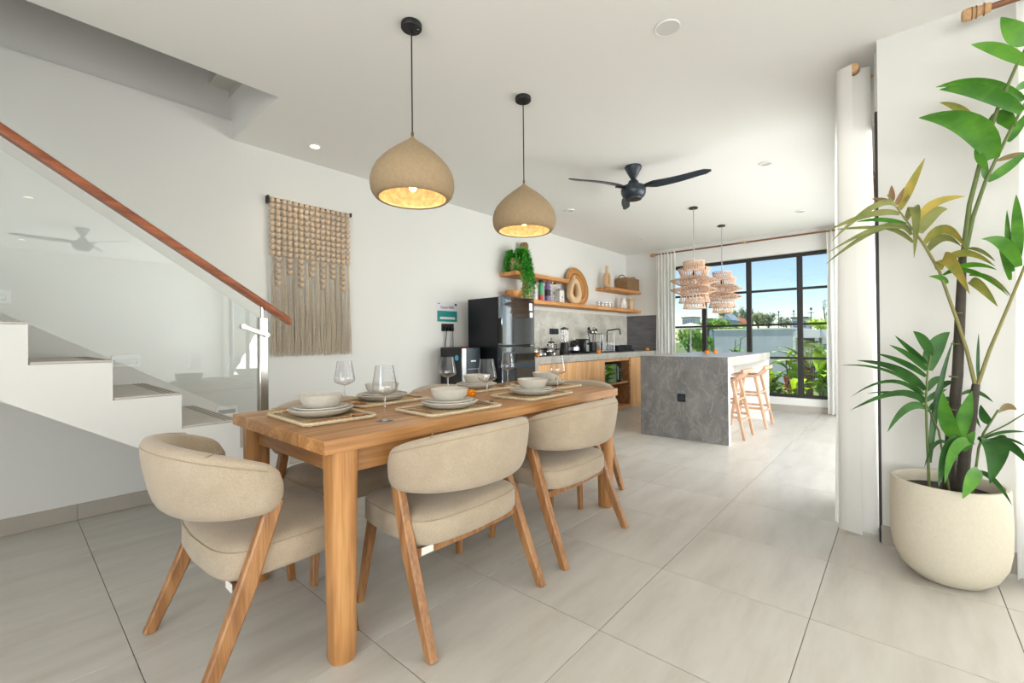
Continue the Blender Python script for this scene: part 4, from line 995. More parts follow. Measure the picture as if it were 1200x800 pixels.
for k in range(7):
    a = 2*PI*k/7; e = Vector((.06*math.cos(a), .075*math.sin(a), .30+.025*(k % 3)))
    u_ = thing('utensil', 'steel '+('ladle', 'spatula', 'whisk', 'spoon', 'skimmer', 'fork', 'turner')[k]+' standing in the utensil pot', 'utensil', (-3.72, 6.20, WT), 0, 'utensils in the black pot')
    part('handle', MB().tube([(.02*math.cos(a), .02*math.sin(a), .022), e], .005, 6), 'chrome' if k % 2 else 'black', u_, world=False)
    part('head', MB().lathe([(.001, 0), (.02, .01), (.026, .03), (.018, .055), (.004, .065)], 10, tuple(e-Vector((0, 0, .006)))), 'chrome' if k % 2 == 0 else 'black', u_, 60, world=False)
rk = thing('dish_rack', 'two tier wire dish rack on the worktop', 'dish rack', (-3.72, 6.50, WT))
for x in (-.13, .13):
    for y in (-.19, .19): part('post', MB().tube([(x, y, .001), (x, y, .30)], .005, 6), 'silver', rk, world=False)
for z in (.02, .16, .30):
    for x in (-.13, .13): part('rail', MB().tube([(x, -.19, z), (x, .19, z)], .004, 6), 'silver', rk, world=False)
    for y in (-.19, .19): part('rail', MB().tube([(-.13, y, z), (.13, y, z)], .004, 6), 'silver', rk, world=False)
wr = MB()
for k in range(9):
    wr.tube([(-.13, -.17+.0425*k, .16), (.13, -.17+.0425*k, .16)], .002, 4); wr.tube([(-.13, -.17+.0425*k, .02), (.13, -.17+.0425*k, .02)], .002, 4); wr.tube([(.13, -.17+.0425*k, .02), (.13, -.17+.0425*k, .16)], .002, 4)
part('wire_grid', wr, 'silver', rk, world=False)
part('drip_tray', MB().cbox(-.15, .15, -.21, .21, .0005, .012, .004), 'black', rk, world=False)
dt = thing('drying_tray', 'black slotted draining caddy beside the tap', 'tray', (-3.66, 6.98, WT))
part('tray', MB().cbox(-.14, .16, -.25, .25, .0005, .03, .005), 'black', dt, world=False)
part('caddy_wall', MB().cbox(-.12, .12, -.24, -.225, .03, .11, .003), 'black', dt, world=False); part('caddy_wall', MB().cbox(-.12, .12, .225, .24, .03, .11, .003), 'black', dt, world=False)
for k in range(8): part('slot_bar', MB().cbox(.105, .118, -.22+.058*k, -.20+.058*k, .03, .11, .002), 'offpl', dt, world=False)
fc = thing('faucet', 'matte black angular kitchen tap', 'tap', (-3.86, 6.93, WT))
part('base', MB().lathe([(.028, .0005), (.026, .05), (.02, .055)], 18), 'black', fc, world=False)
part('spout', MB().tube([(0, 0, .05), (0, 0, .34), (.012, .012, .365), (.16, .12, .39), (.172, .135, .385), (.18, .145, .29)], .0115, 10), 'black', fc, world=False)
part('lever', MB().tube([(0, .02, .04), (.0, .06, .045), (.0, .075, .13)], .007, 8), 'black', fc, world=False)
so2 = thing('soap_bottle', 'small black soap bottle behind the draining caddy', 'bottle', (-3.84, 6.72, WT))
part('bottle', MB().lathe([(.03, .0005), (.032, .01), (.032, .13), (.012, .15), (.012, .17)], 18), 'black', so2, world=False); part('pump', MB().tube([(0, 0, .17), (0, 0, .2), (.035, 0, .2)], .006, 8), 'black', so2, world=False)
sq = thing('sponge', 'yellow sponge lying on the draining caddy edge', 'sponge', (-3.70, 6.80, WT+.031))
part('foam', MB().cbox(-.035, .035, -.05, .05, 0, .028, .006), plain('yellow_foam', 'd8c34e', .9), sq, world=False); part('scourer', MB().cbox(-.035, .035, -.05, .05, .0282, .036, .003), plain('green_scourer', '5c8a4a', .9), sq, world=False)
# ------------------------------------------------------------------ island
isl = thing('kitchen_island', 'grey veined stone kitchen island with overhanging pale top', 'island', (-1.83, 5.92, 0))
IX0, IX1, I0, I1, IZ = -2.312, -1.352, 4.935, 6.90, .917
part('front_cladding', MB().cbox(IX0, IX1-.001, I0, I0+.018, .001, IZ-.0005, .001), 'island', isl)
part('end_panel', MB().box(IX0+.002, IX1, I0+.0182, I0+.075, .001, IZ-.10), 'white', isl, 0)
part('countertop', MB().cbox(IX0, IX1, I0+.0182, I1, IZ-.099, IZ, .002), 'worktop', isl)
part('base_cabinet', MB().box(IX0+.01, -1.78, I0+.0752, I1-.10, .001, IZ-.10), 'white', isl, 0)
part('far_panel', MB().box(IX0+.01, IX1-.01, I1-.0995, I1-.02, .001, IZ-.10), 'white', isl, 0)
sk = part('socket_plate', MB().cbox(-1.878, -1.790, I0-.006, I0-.0002, .417, .505, .002), 'black', isl)
part('socket_insert', MB().cbox(-1.862, -1.806, I0-.0085, I0-.0062, .433, .489, .002), 'offpl', sk)
# bar stools
def make_stool():
    t = bpy.data.objects.new('bar_stool', None); COL.objects.link(t); P = lambda *a, **k: part(*a, world=False, **k)
    rows = []
    for u in range(15):
        x = -.19+.36*u/14
        z = .628 - .008*math.sin(PI*min(1, (x+.19)/.28)) + (max(0, x-.06)/.11)**1.7*.10
        rows.append([(x, -.20, z), (x, .20, z), (x+(.012 if x > .08 else 0), .20, z+.032), (x+(.012 if x > .08 else 0), -.20, z+.032)])
    # shift upper edge so that the lip leans outwards
    slats = MB().loft(rows); P('seat', slats, 'stoolwood', t, smooth=50)
    P('lip_rail', MB().bar([(.185, -.205, .745), (.185, .205, .745)], [(.045, .028), (.045, .028)], (0, 0, 1)), 'stoolwood', t)
    ft = {}
    for sx, xt, xf in ((1, .075, .20), (-1, -.13, -.205)):
        for sy in (-1, 1):
            top = Vector((xt, sy*.155, .635)); bot = Vector((xf, sy*.19, 0)); ft[(sx, sy)] = (top, bot)
            P('leg', MB().bar([bot, top], [(.030, .030), (.036, .036)]), 'stoolwood', t)
    lerp = lambda k, z: ft[k][1].lerp(ft[k][0], z/.635)
    for z in (.20, .43):
        P('rung', MB().bar([lerp((1, -1), z), lerp((1, 1), z)], [(.026, .02)]*2, (0, 0, 1)), 'stoolwood', t)
        P('rung', MB().bar([lerp((-1, -1), z), lerp((-1, 1), z)], [(.026, .02)]*2, (0, 0, 1)), 'stoolwood', t)
    for z in (.24, .40):
        for sy in (-1, 1): P('rung', MB().bar([lerp((-1, sy), z), lerp((1, sy), z)], [(.026, .02)]*2, (0, 0, 1)), 'stoolwood', t)
    return t
s0 = make_stool()
for k, (x, y, lb) in enumerate(((-1.49, 5.487, 'pale wooden bar stool nearer the camera at the island'), (-1.45, 6.333, 'pale wooden bar stool nearer the window at the island'))):
    s_ = s0 if k == 0 else copy_tree(s0); at(s_, (x, y, 0), 0); tag(s_, lb, 'bar stool', 'bar stools at the island')
# rattan pendants over the island
def make_rattan():
    t = bpy.data.objects.new('rattan_pendant', None); COL.objects.link(t); P = lambda *a, **k: part(*a, world=False, **k)
    Hh = .57
    def tier(name, r0, z0, r1, z1, n, bulge=0, pet=None):
        b = MB(); Z0, Z1 = Hh*(1-z0), Hh*(1-z1)
        def rad(r, a, end):
            return r if pet is None or pet != end else .165+(r-.165)*abs(math.cos(2*(a-.72)))**1.6
        for e_, r, z in ((0, r0, Z0), (1, r1, Z1)): b.tube([(rad(r, 2*PI*j/48, e_)*math.cos(2*PI*j/48), rad(r, 2*PI*j/48, e_)*math.sin(2*PI*j/48), z) for j in range(48)], .0055, 5, close=True)
        for k in range(n):
            a = 2*PI*k/n; da = 2*PI/n*.8
            for s in (-1, 1):
                R0, R1 = rad(r0, a, 0), rad(r1, a+s*da, 1)
                pts = [((R0+(R1-R0)*u+bulge*math.sin(PI*u))*math.cos(a+s*da*u), (R0+(R1-R0)*u+bulge*math.sin(PI*u))*math.sin(a+s*da*u), Z0+(Z1-Z0)*u) for u in (0, .25, .5, .75, 1)]
                b.tube(pts, .0038, 4)
        P(name, b, 'rattan', t, smooth=60)
    tier('crown_tier', .125, .0, .112, .17, 28)
    tier('upper_tier', .185, .15, .135, .37, 34)
    tier('neck_tier', .135, .36, .125, .52, 22)
    tier('wing_top', .15, .33, .29, .40, 34, .01, 1); tier('wing_top_underside', .29, .40, .13, .52, 34, .01, 0)
    tier('wing_low', .13, .53, .29, .60, 34, .01, 1); tier('wing_low_underside', .29, .60, .15, .70, 34, .01, 0)
    tier('lower_tier', .125, .55, .178, .87, 26)
    tier('base_tier', .10, .78, .128, 1.0, 22)
    P('socket', MB().lathe([(.02, .36), (.022, .40), (.022, .46), (.006, .47)], 14), 'black', t)
    P('bulb', MB().lathe([(.001, .27), (.02, .275), (.032, .30), (.026, .335), (.014, .36)], 18), 'white', t, smooth=60)
    P('spider', MB().tube([(-.12, 0, Hh-.01), (.12, 0, Hh-.01)], .003, 5).tube([(0, -.12, Hh-.01), (0, .12, Hh-.01)], .003, 5), 'silver', t)
    P('cord', MB().tube([(0, 0, .46), (0, 0, H-1.482-.02)], .006, 8), 'silver', t)
    P('canopy', MB().lathe([(.05, H-1.482-.001), (.052, H-1.482-.006), (.05, H-1.482-.018), (.001, H-1.482-.02)], 28), 'frame', t)
    return t
r0_ = make_rattan()
for k, (x, y, lb) in enumerate(((-1.898, 5.565, 'tiered natural rattan pendant nearer the fan'), (-1.906, 6.726, 'tiered natural rattan pendant nearer the window'))):
    r_ = r0_ if k == 0 else copy_tree(r0_); at(r_, (x, y, 1.482), .12*k); tag(r_, lb, 'pendant lamp', 'rattan pendants over the island')
# ------------------------------------------------------------------ curtains and rods
def curtain(path, z0, z1, amp, folds, mat, name, label, flare=0.0, rows=14, seed=1, amp_dir=None):
    """pleated cloth hanging along path (start xy, end xy)"""
    rd = random.Random(seed); (x0, y0), (x1, y1) = path; L = math.hypot(x1-x0, y1-y0); tx, ty = (x1-x0)/L, (y1-y0)/L; nx, ny = -ty, tx
    N = folds*10; phs = [rd.uniform(-.5, .5) for _ in range(folds+2)]; am = [rd.uniform(.65, 1.15) for _ in range(folds+2)]
    R = []
    for i in range(rows+1):
        u = i/rows; z = z1+(z0-z1)*u; row = []
        for j in range(N+1):
            s = j/N; q = s*folds; k = int(min(folds-1, q)); fr_ = q-k
            A = amp*(am[k]*(1-fr_)+am[k+1]*fr_)*(.88+.2*u)
            off = A*math.sin(2*PI*q+phs[k]*(1-fr_)*u+phs[k+1]*fr_*u+.5*u*math.sin(s*5))
            al = (s-.5)*L*(1+flare*u*u)+L*.5 + .008*math.sin(7*u+s*20)
            row.append((x0+tx*al+nx*off, y0+ty*al+ny*off, z+(.006*math.sin(q*6) if i == rows else 0)))
        R.append(row)
    o = single(name, MB().sheet(R), mat, label, 'curtain', ((x0+x1)/2, (y0+y1)/2, z0), 180, world=True, recalc=False); return o
RODZ = 2.63
curtain(((-3.31, 7.74), (-2.96, 7.74)), .015, RODZ+.02, .022, 6, 'curtain', 'curtain', 'white curtain gathered at the left of the far window', .02, seed=3)
curtain(((-.79, 7.74), (-.36, 7.74)), .015, RODZ+.02, .025, 6, 'curtain', 'curtain', 'white curtain gathered at the right of the far window', .02, seed=4)
curtain(((-.195, 3.165), (-.215, 3.80)), .012, RODZ+.03, .105, 5, 'curtain', 'curtain', 'tall white curtain hanging beside the potted palm', .10, seed=8)
curtain(((.40, 2.99), (2.3, 2.99)), .012, RODZ+.03, .040, 20, 'sheer', 'curtain', 'bright sheer curtain at the right edge behind the palm', .02, seed=6)
def rod(p0, p1, label, fin0=True, fin1=False, bracks=()):
    p0, p1 = Vector(p0), Vector(p1); d = (p1-p0).normalized()
    t = thing('curtain_rod', label, 'curtain rod', tuple((p0+p1)/2), 0, 'wooden curtain rods')
    part('pole', MB().tube([p0, p1], .014, 12), 'rodwood', t)
    for f, p, s in ((fin0, p0, -1), (fin1, p1, 1)):
        if f:
            rs = [(.0, .020), (.012, .022), (.03, .021), (.05, .025), (.075, .028), (.09, .026), (.096, .018)]
            fi = part('finial', MB().tube([p+d*s*a for a, r in rs], [r for a, r in rs], 16), 'finial', t)
            for a in (.02, .045, .06): part('binding', MB().tube([p+d*s*a, p+d*s*(a+.004)], .0285, 16), 'rodwood', fi)
    for b in bracks:
        c = p0.lerp(p1, b); part('bracket', MB().lathe([(.022, -.02), (.024, 0), (.022, .02)], 12, tuple(c)), 'finial', t)
        back = Vector((0, FY-c.y-.001, 0)) if abs(d.x) > .5 and c.y > 5 else (Vector((0, CY-c.y-.001, 0)) if abs(d.x) > .5 else Vector((-.101-c.x, 0, 0)))
        part('bracket_arm', MB().tube([c, c+back], .008, 8), 'finial', t)
rod((-3.32, 7.74, RODZ), (-.30, 7.74, RODZ), 'long brown wooden curtain rod above the far window', True, False, (.487,))
rod((-.19, 3.28, RODZ+.02), (-.19, 7.6, RODZ+.02), 'wooden curtain rod pointing at the camera beside the white wall', True, False, (.02, .5))
rod((.325, 2.99, RODZ-.005), (4.7, 2.99, RODZ-.005), 'wooden rod with rattan wrapped end above the palm', True, False, (.2, .9))
# ------------------------------------------------------------------ potted palm
PX, PY = .155, 2.865
palm = thing('potted_palm', 'tall palm with yellowing fronds in a rounded cream pot', 'potted plant', (PX, PY, 0))
part('pot', MB().lathe([(.001, .001), (.095, .001), (.125, .012), (.165, .05), (.192, .11), (.203, .18), (.205, .28), (.202, .38), (.200, .444), (.196, .450), (.183, .450), (.180, .444), (.182, .38), (.18, .37)], 64, (PX, PY, 0), cap=False), 'pot', palm, 50)
part('soil', MB().lathe([(.182, .395), (.12, .40), (.05, .405), (.001, .406)], 36, (PX, PY, 0)), 'soil', palm)
TR_ = {'trunk': [[(.158,2.87,.40,.0234),(.174,2.87,.699,.0214),(.193,2.87,.935,.0195),(.207,2.87,1.285,.0175),(.214,2.87,1.479,.0136)], [(.197,2.83,.40,.023),(.211,2.83,.595,.0211),(.232,2.84,.748,.0193),(.251,2.86,.9,.0136)]],
 'stem': [[(.214,2.87,1.45,.0117),(.238,2.87,1.707,.0088),(.277,2.87,1.908,.0078),(.329,2.86,2.114,.0068),(.384,2.85,2.273,.0058),(.422,2.84,2.36,.0048)], [(.218,2.87,1.46,.0088),(.248,2.87,1.647,.0078),(.289,2.87,1.802,.0068),(.356,2.88,1.982,.0059),(.421,2.88,2.137,.0049)],
          [(.254,2.86,.89,.0078),(.294,2.86,1.053,.0068),(.347,2.86,1.231,.0058),(.413,2.87,1.453,.0049)], [(.249,2.86,.89,.0078),(.222,2.85,1.053,.0068),(.19,2.83,1.192,.0067),(.135,2.81,1.411,.0057),(.087,2.79,1.532,.0057),(.07,2.77,1.563,.0047),(.023,2.74,1.652,.0037),(-.041,2.71,1.777,.0028)],
          [(.091,2.76,.40,.0056),(.084,2.75,.706,.0047),(.082,2.74,.823,.0046),(.089,2.74,.962,.0037),(.101,2.74,1.035,.0028)], [(.159,2.78,.40,.0047),(.124,2.77,.689,.0038),(.08,2.75,.822,.0028),(.011,2.7,.911,.0027)],
          [(.229,2.8,.40,.0047),(.251,2.8,.626,.0047),(.266,2.81,.689,.0042),(.315,2.84,.794,.0039)], [(.259,2.8,.675,.0028),(.333,2.78,.742,.0028),(.392,2.76,.808,.0022)]]}
for k, L_ in TR_.items():
    for q, pts in enumerate(L_):
        o = part(k, MB().tube([p[:3] for p in pts], [p[3] for p in pts], 12), 'trunk' if k == 'trunk' else ('stemo' if q in (3, 2) else 'stemg'), palm, 60)
for z in (.55, .66, .78, .93, 1.08, 1.22):
    x = .158+(.214-.158)*(z-.42)/1.06; part('trunk_ring', MB().lathe([(.0225-(z-.5)*.005, z-.003), (.0245-(z-.5)*.005, z), (.0225-(z-.5)*.005, z+.003)], 12, (x, 2.87, 0), cap=False), 'stemg', palm)
PALM=[(0.419,2.84,2.351,0.37,2.77,2.374,0.321,2.7,2.423,0.0715,'g'),
(0.412,2.86,2.266,0.323,2.79,2.333,0.237,2.72,2.358,0.047,'g'),
(0.406,2.88,2.124,0.277,2.84,2.227,0.131,2.8,2.25,0.0438,'g'),
(0.396,2.86,2.069,0.273,2.8,2.174,0.139,2.74,2.211,0.0581,'g'),
(0.263,2.9,2.072,0.212,2.87,2.148,0.144,2.84,2.192,0.0309,'y'),
(0.312,2.86,1.892,0.232,2.79,2.043,0.071,2.72,2.101,0.0935,'g'),
(0.373,2.88,2.014,0.346,2.9,2.082,0.304,2.92,2.081,0.0554,'g'),
(0.387,2.9,2.187,0.415,2.94,2.212,0.451,2.98,2.234,0.0296,'g'),
(0.36,2.9,1.965,0.394,2.94,2.029,0.435,2.98,2.105,0.0336,'g'),
(0.329,2.92,1.897,0.386,2.97,1.919,0.439,3.02,1.928,0.0228,'b'),
(0.295,2.88,1.803,0.359,2.92,1.859,0.43,2.96,1.926,0.0379,'g'),
(0.263,2.86,1.958,0.274,2.84,1.889,0.292,2.82,1.848,0.0304,'g'),
(0.293,2.88,1.812,0.287,2.87,1.856,0.292,2.86,1.897,0.0228,'g'),
(0.383,2.86,1.411,0.328,2.79,1.511,0.259,2.72,1.525,0.0474,'g'),
(0.367,2.87,1.392,0.359,2.9,1.52,0.359,2.93,1.672,0.0221,'g'),
(0.382,2.87,1.438,0.385,2.9,1.59,0.387,2.93,1.734,0.0366,'g'),
(0.36,2.88,1.357,0.35,2.915,1.448,0.334,2.95,1.528,0.0222,'g'),
(-0.023,2.72,1.744,-0.026,2.73,1.778,-0.026,2.74,1.825,0.0238,'b'),
(-0.011,2.72,1.725,0.001,2.74,1.759,0.019,2.76,1.811,0.0197,'b'),
(0.0,2.73,1.701,0.037,2.765,1.804,0.091,2.8,1.938,0.0355,'y'),
(0.018,2.73,1.737,0.036,2.755,1.77,0.055,2.78,1.816,0.0118,'b'),
(-0.023,2.71,1.73,-0.059,2.675,1.749,-0.1,2.64,1.754,0.0197,'b'),
(-0.009,2.72,1.709,-0.086,2.65,1.721,-0.241,2.58,1.572,0.0276,'o'),
(0.0,2.73,1.682,-0.101,2.645,1.684,-0.262,2.56,1.617,0.0276,'o'),
(0.023,2.74,1.636,-0.066,2.68,1.66,-0.153,2.62,1.653,0.0197,'g'),
(0.035,2.75,1.616,-0.097,2.675,1.629,-0.232,2.6,1.627,0.0157,'o'),
(0.035,2.76,1.598,-0.066,2.69,1.627,-0.262,2.62,1.524,0.0237,'o'),
(0.041,2.76,1.585,-0.061,2.71,1.629,-0.273,2.66,1.477,0.0276,'o'),
(0.047,2.78,1.552,-0.013,2.74,1.611,-0.085,2.7,1.628,0.0198,'o'),
(0.023,2.74,1.652,0.055,2.7,1.684,0.047,2.66,1.465,0.0354,'o'),
(0.059,2.75,1.647,0.12,2.785,1.72,0.221,2.82,1.737,0.0351,'y'),
(0.067,2.77,1.591,0.106,2.805,1.673,0.165,2.84,1.696,0.0588,'o'),
(0.082,2.79,1.541,0.154,2.765,1.594,0.215,2.74,1.494,0.0393,'y'),
(0.096,2.8,1.509,0.148,2.77,1.558,0.202,2.74,1.504,0.0353,'o'),
(0.133,2.81,1.419,0.163,2.755,1.455,0.221,2.7,1.295,0.0545,'y'),
(0.139,2.82,1.435,0.214,2.79,1.483,0.302,2.76,1.409,0.0312,'y'),
(0.147,2.82,1.395,0.238,2.78,1.396,0.337,2.74,1.279,0.0194,'g'),
(0.231,2.82,1.356,0.258,2.78,1.335,0.306,2.74,1.238,0.0378,'y'),
(0.232,2.83,1.387,0.292,2.805,1.364,0.349,2.78,1.281,0.019,'o'),
(0.16,2.82,1.355,0.137,2.8,1.383,0.097,2.78,1.389,0.0232,'g'),
(0.156,2.83,1.403,0.236,2.805,1.43,0.309,2.78,1.396,0.0234,'g'),
(0.231,2.84,1.507,0.269,2.82,1.487,0.307,2.8,1.435,0.0152,'o'),
(0.101,2.74,1.028,0.076,2.72,1.101,0.042,2.7,1.14,0.0383,'d'),
(0.092,2.74,0.962,0.116,2.76,1.069,0.164,2.78,1.134,0.0615,'d'),
(0.089,2.74,0.993,0.035,2.7,1.055,-0.02,2.66,1.121,0.0231,'d'),
(0.086,2.74,0.962,0.029,2.69,1.032,-0.04,2.64,1.079,0.027,'d'),
(0.083,2.74,0.935,0.006,2.68,1.001,-0.085,2.62,1.04,0.027,'d'),
(0.08,2.74,0.873,-0.012,2.66,0.971,-0.154,2.58,1.009,0.0347,'d'),
(0.077,2.74,0.853,-0.047,2.65,0.962,-0.212,2.56,0.985,0.0155,'d'),
(0.079,2.74,0.83,-0.033,2.66,0.915,-0.177,2.58,0.839,0.0193,'d'),
(0.074,2.74,0.822,-0.019,2.69,0.859,-0.121,2.64,0.853,0.0155,'d'),
(0.074,2.74,0.815,-0.019,2.655,0.863,-0.18,2.57,0.777,0.0309,'d'),
(0.079,2.74,0.792,0.015,2.69,0.792,-0.05,2.64,0.684,0.0347,'d'),
(0.086,2.75,0.869,0.11,2.775,0.914,0.15,2.8,0.93,0.0309,'d'),
(0.082,2.75,0.822,0.112,2.785,0.852,0.156,2.82,0.875,0.0271,'d'),
(0.088,2.75,0.776,0.115,2.785,0.813,0.161,2.82,0.821,0.027,'d'),
(0.096,2.75,0.754,0.121,2.795,0.805,0.168,2.84,0.788,0.0231,'d'),
(0.094,2.76,0.544,0.12,2.78,0.822,0.176,2.8,1.099,0.0232,'d'),
(0.184,2.74,0.664,0.149,2.72,0.749,0.136,2.7,0.873,0.0559,'g'),
(0.184,2.74,0.664,0.203,2.73,0.768,0.226,2.72,0.881,0.0485,'g'),
(0.23,2.76,0.656,0.158,2.7,0.641,0.116,2.64,0.47,0.0481,'d'),
(0.233,2.74,0.653,0.172,2.68,0.64,0.134,2.62,0.494,0.0403,'g'),
(0.198,2.75,0.616,0.213,2.745,0.663,0.236,2.74,0.708,0.0372,'g'),
(0.157,2.78,0.63,0.111,2.74,0.635,0.073,2.7,0.53,0.0153,'d'),
(0.256,2.76,0.659,0.295,2.71,0.66,0.269,2.66,0.511,0.0806,'d'),
(0.245,2.74,0.545,0.217,2.68,0.51,0.187,2.62,0.441,0.0511,'g'),
(0.244,2.76,0.529,0.287,2.72,0.515,0.332,2.68,0.43,0.0221,'d'),
(0.29,2.78,0.654,0.341,2.76,0.658,0.387,2.74,0.585,0.0402,'d'),
(0.252,2.78,0.663,0.321,2.79,0.707,0.397,2.8,0.712,0.0148,'d'),
(0.263,2.78,0.661,0.331,2.77,0.683,0.391,2.76,0.651,0.0147,'d'),
(0.29,2.82,0.735,0.274,2.84,0.76,0.264,2.86,0.81,0.0334,'d'),
(0.313,2.84,0.783,0.338,2.86,0.809,0.373,2.88,0.795,0.0371,'b'),
(0.19,2.92,0.828,0.248,2.95,0.861,0.315,2.98,0.812,0.0239,'d'),
(0.195,2.92,0.797,0.235,2.94,0.774,0.272,2.96,0.693,0.0238,'d'),
(0.184,2.92,0.812,0.143,2.9,0.81,0.1,2.88,0.72,0.0239,'d'),
(0.179,2.92,0.899,0.144,2.91,0.882,0.111,2.9,0.816,0.024,'d'),
(0.257,2.86,0.916,0.258,2.865,1.015,0.262,2.87,1.129,0.0114,'d')]
for (bx, by, bz, mx_, my_, mz, tx_, ty_, tz, w, ty) in PALM:
    b, m_, t_ = Vector((bx, by, bz)), Vector((mx_, my_, mz)), Vector((tx_, ty_, tz))
    ctrl = m_*2-(b+t_)*.5
    d = (t_-b).normalized(); view = Vector((0, 1, .0))
    sd = d.cross(Vector((.1, .86, .35))).normalized()
    o = part('leaf', MB().leaf(b, ctrl, t_, w*1.03, 12, .25, sd), {'g': 'lg', 'd': 'ld', 'o': 'lo', 'y': 'ly', 'b': 'lb'}[ty], palm, 60, recalc=False)
# ------------------------------------------------------------------ outside
M['lawn'] = plain('garden_ground', '6f7f4a', .95, var=.3, vscale=2)
M['greywall'] = plain('blue_grey_render', 'bcc4ca', .9, var=.04, vscale=3)
M['whitewall'] = plain('white_render', 'e6e7e6', .9)
M['opening'] = plain('dark_opening', '3c464c', .3)
M['drape'] = plain('teal_drape', '8fa3a3', .8, var=.2, vscale=12)
M['roofo'] = plain('orange_tile_roof', 'd0805a', .9, var=.15, vscale=6)
M['bluewall'] = plain('pale_blue_wall', 'a9bccb', .9)
M['bark'] = plain('tree_bark', '6d5f4c', .9, var=.3, vscale=10)
M['croton'] = leafmat('lime_leaf', '8fc01a', 'd8ee3a', .4, 9)
M['banana'] = leafmat('fresh_green_leaf', '5fa82f', 'b8dc48', .4, 7)
M['deepl'] = leafmat('dark_garden_leaf', '2f6e30', '5a9a45', .4, 9)
M['redl'] = leafmat('red_cordyline_leaf', '8a3034', 'c4605a', .4, 9)
M['palmg'] = leafmat('pale_palm_leaf', '8fae6a', 'd5e0b0', .4, 6)
M['tree1'] = leafmat('mid_tree_leaf', '6a9a3c', 'b4d05c', .6, 1.2)
M['tree2'] = leafmat('grey_tree_leaf', '6f7f64', '93a086', .6, .6)
M['tree3'] = leafmat('olive_tree_leaf', '7d8a5c', 'a9b083', .6, .6)
GZ = -.30
ou = single('garden_ground', MB().box(-60, 40, FY+.22, 160, GZ-.4, GZ), 'lawn', 'green garden ground outside the window', 'ground', (-10, 80, GZ), 0, world=True); ou['kind'] = 'structure'
gb = thing('garden_building', 'flat blue grey neighbouring building across the garden', 'building', (-3.4, 17, GZ))
part('wall', MB().box(-4.5, -2.36, 15.0, 19, GZ, 1.36), 'greywall', gb, 0); part('parapet_cap', MB().box(-4.53, -2.33, 14.97, 19.03, 1.361, 1.405), 'whitewall', gb, 0)
wb = thing('white_villa', 'white villa with dark glazed openings right of the grey building', 'building', (-1.2, 17, GZ))
part('wall', MB().box(-2.355, -2.28, 15.0, 19, GZ, 1.30), 'whitewall', wb, 0); part('fascia', MB().box(-2.28, -1.70, 15.0, 19, 1.10, 1.33), 'whitewall', wb, 0)
part('rear_wall', MB().box(-2.28, -1.70, 16.6, 19, GZ, 1.10), 'whitewall', wb, 0); part('doorway', MB().box(-2.25, -1.95, 16.55, 16.6, GZ, 1.05), 'opening', wb, 0)
part('side_block', MB().box(-1.70, 1.0, 15.4, 19, GZ, 1.34), 'whitewall', wb, 0)
lv = part('louvre_frame', MB().box(-1.83, -1.74, 15.05, 15.10, GZ, 1.10), 'whitewall', wb, 0)
for k in range(12): part('louvre_slat', MB().box(-1.825, -1.745, 15.03, 15.07, GZ+.05+.11*k, GZ+.10+.11*k), 'opening', lv, 0)
wn_ = part('window', MB().box(-1.66, -1.10, 15.37, 15.4, .35, .92), 'opening', wb, 0)
for k in range(5): part('drape', MB().box(-1.64+.11*k, -1.585+.11*k, 15.35, 15.369, .37, .90), 'drape', wn_, 0)
def blob_tree(name, x, y, zc, rx, rz, mat, label, n=520, leaf=.25, trunk=True, group='trees beyond the window', seed=0):
    rd = random.Random(seed); t = thing(name, label, 'tree', (x, y, GZ), 0, group); b = MB()
    cl = [(rd.uniform(-.6, .6), rd.uniform(-.6, .6), rd.uniform(-.5, .6), rd.uniform(.35, .6)) for _ in range(11)]
    for k in range(int(n*1.8)):
        cx, cy, cz, cr = cl[k % 11]
        d = Vector((rd.gauss(0, 1), rd.gauss(0, 1), rd.gauss(0, 1))).normalized()*cr*rd.uniform(.7, 1.05)
        p = Vector((x+(cx+d.x)*rx, y+(cy+d.y)*rx, zc+(cz+d.z)*rz))
        dd = (Vector((d.x, d.y, d.z*.6-.2))+Vector((rd.uniform(-.5, .5), rd.uniform(-.5, .5), rd.uniform(-.5, .3)))).normalized()*leaf*rd.uniform(.7, 1.3)
        b.leaf(p, p+dd*.5, p+dd, leaf*.55, 2)
    f_ = part('foliage', b, mat, t, 0, recalc=False); f_['kind'] = 'stuff'
    core = MB()
    for cx, cy, cz, cr in cl: core.lathe([(.01, -cr*rz*.8), (cr*rx*.35, -cr*rz*.4), (cr*rx*.5, 0), (cr*rx*.35, cr*rz*.4), (.01, cr*rz*.8)], 8, (x+cx*rx, y+cy*rx, zc+cz*rz))
    part('inner_foliage', core, mat, t, 60)
    if trunk: part('trunk', MB().tube([(x, y, GZ), (x+.05*rx, y, zc-rz*.3), (x, y, zc)], [.09*rx+.03, .07*rx+.02, .03*rx], 8), 'bark', t)
    return t

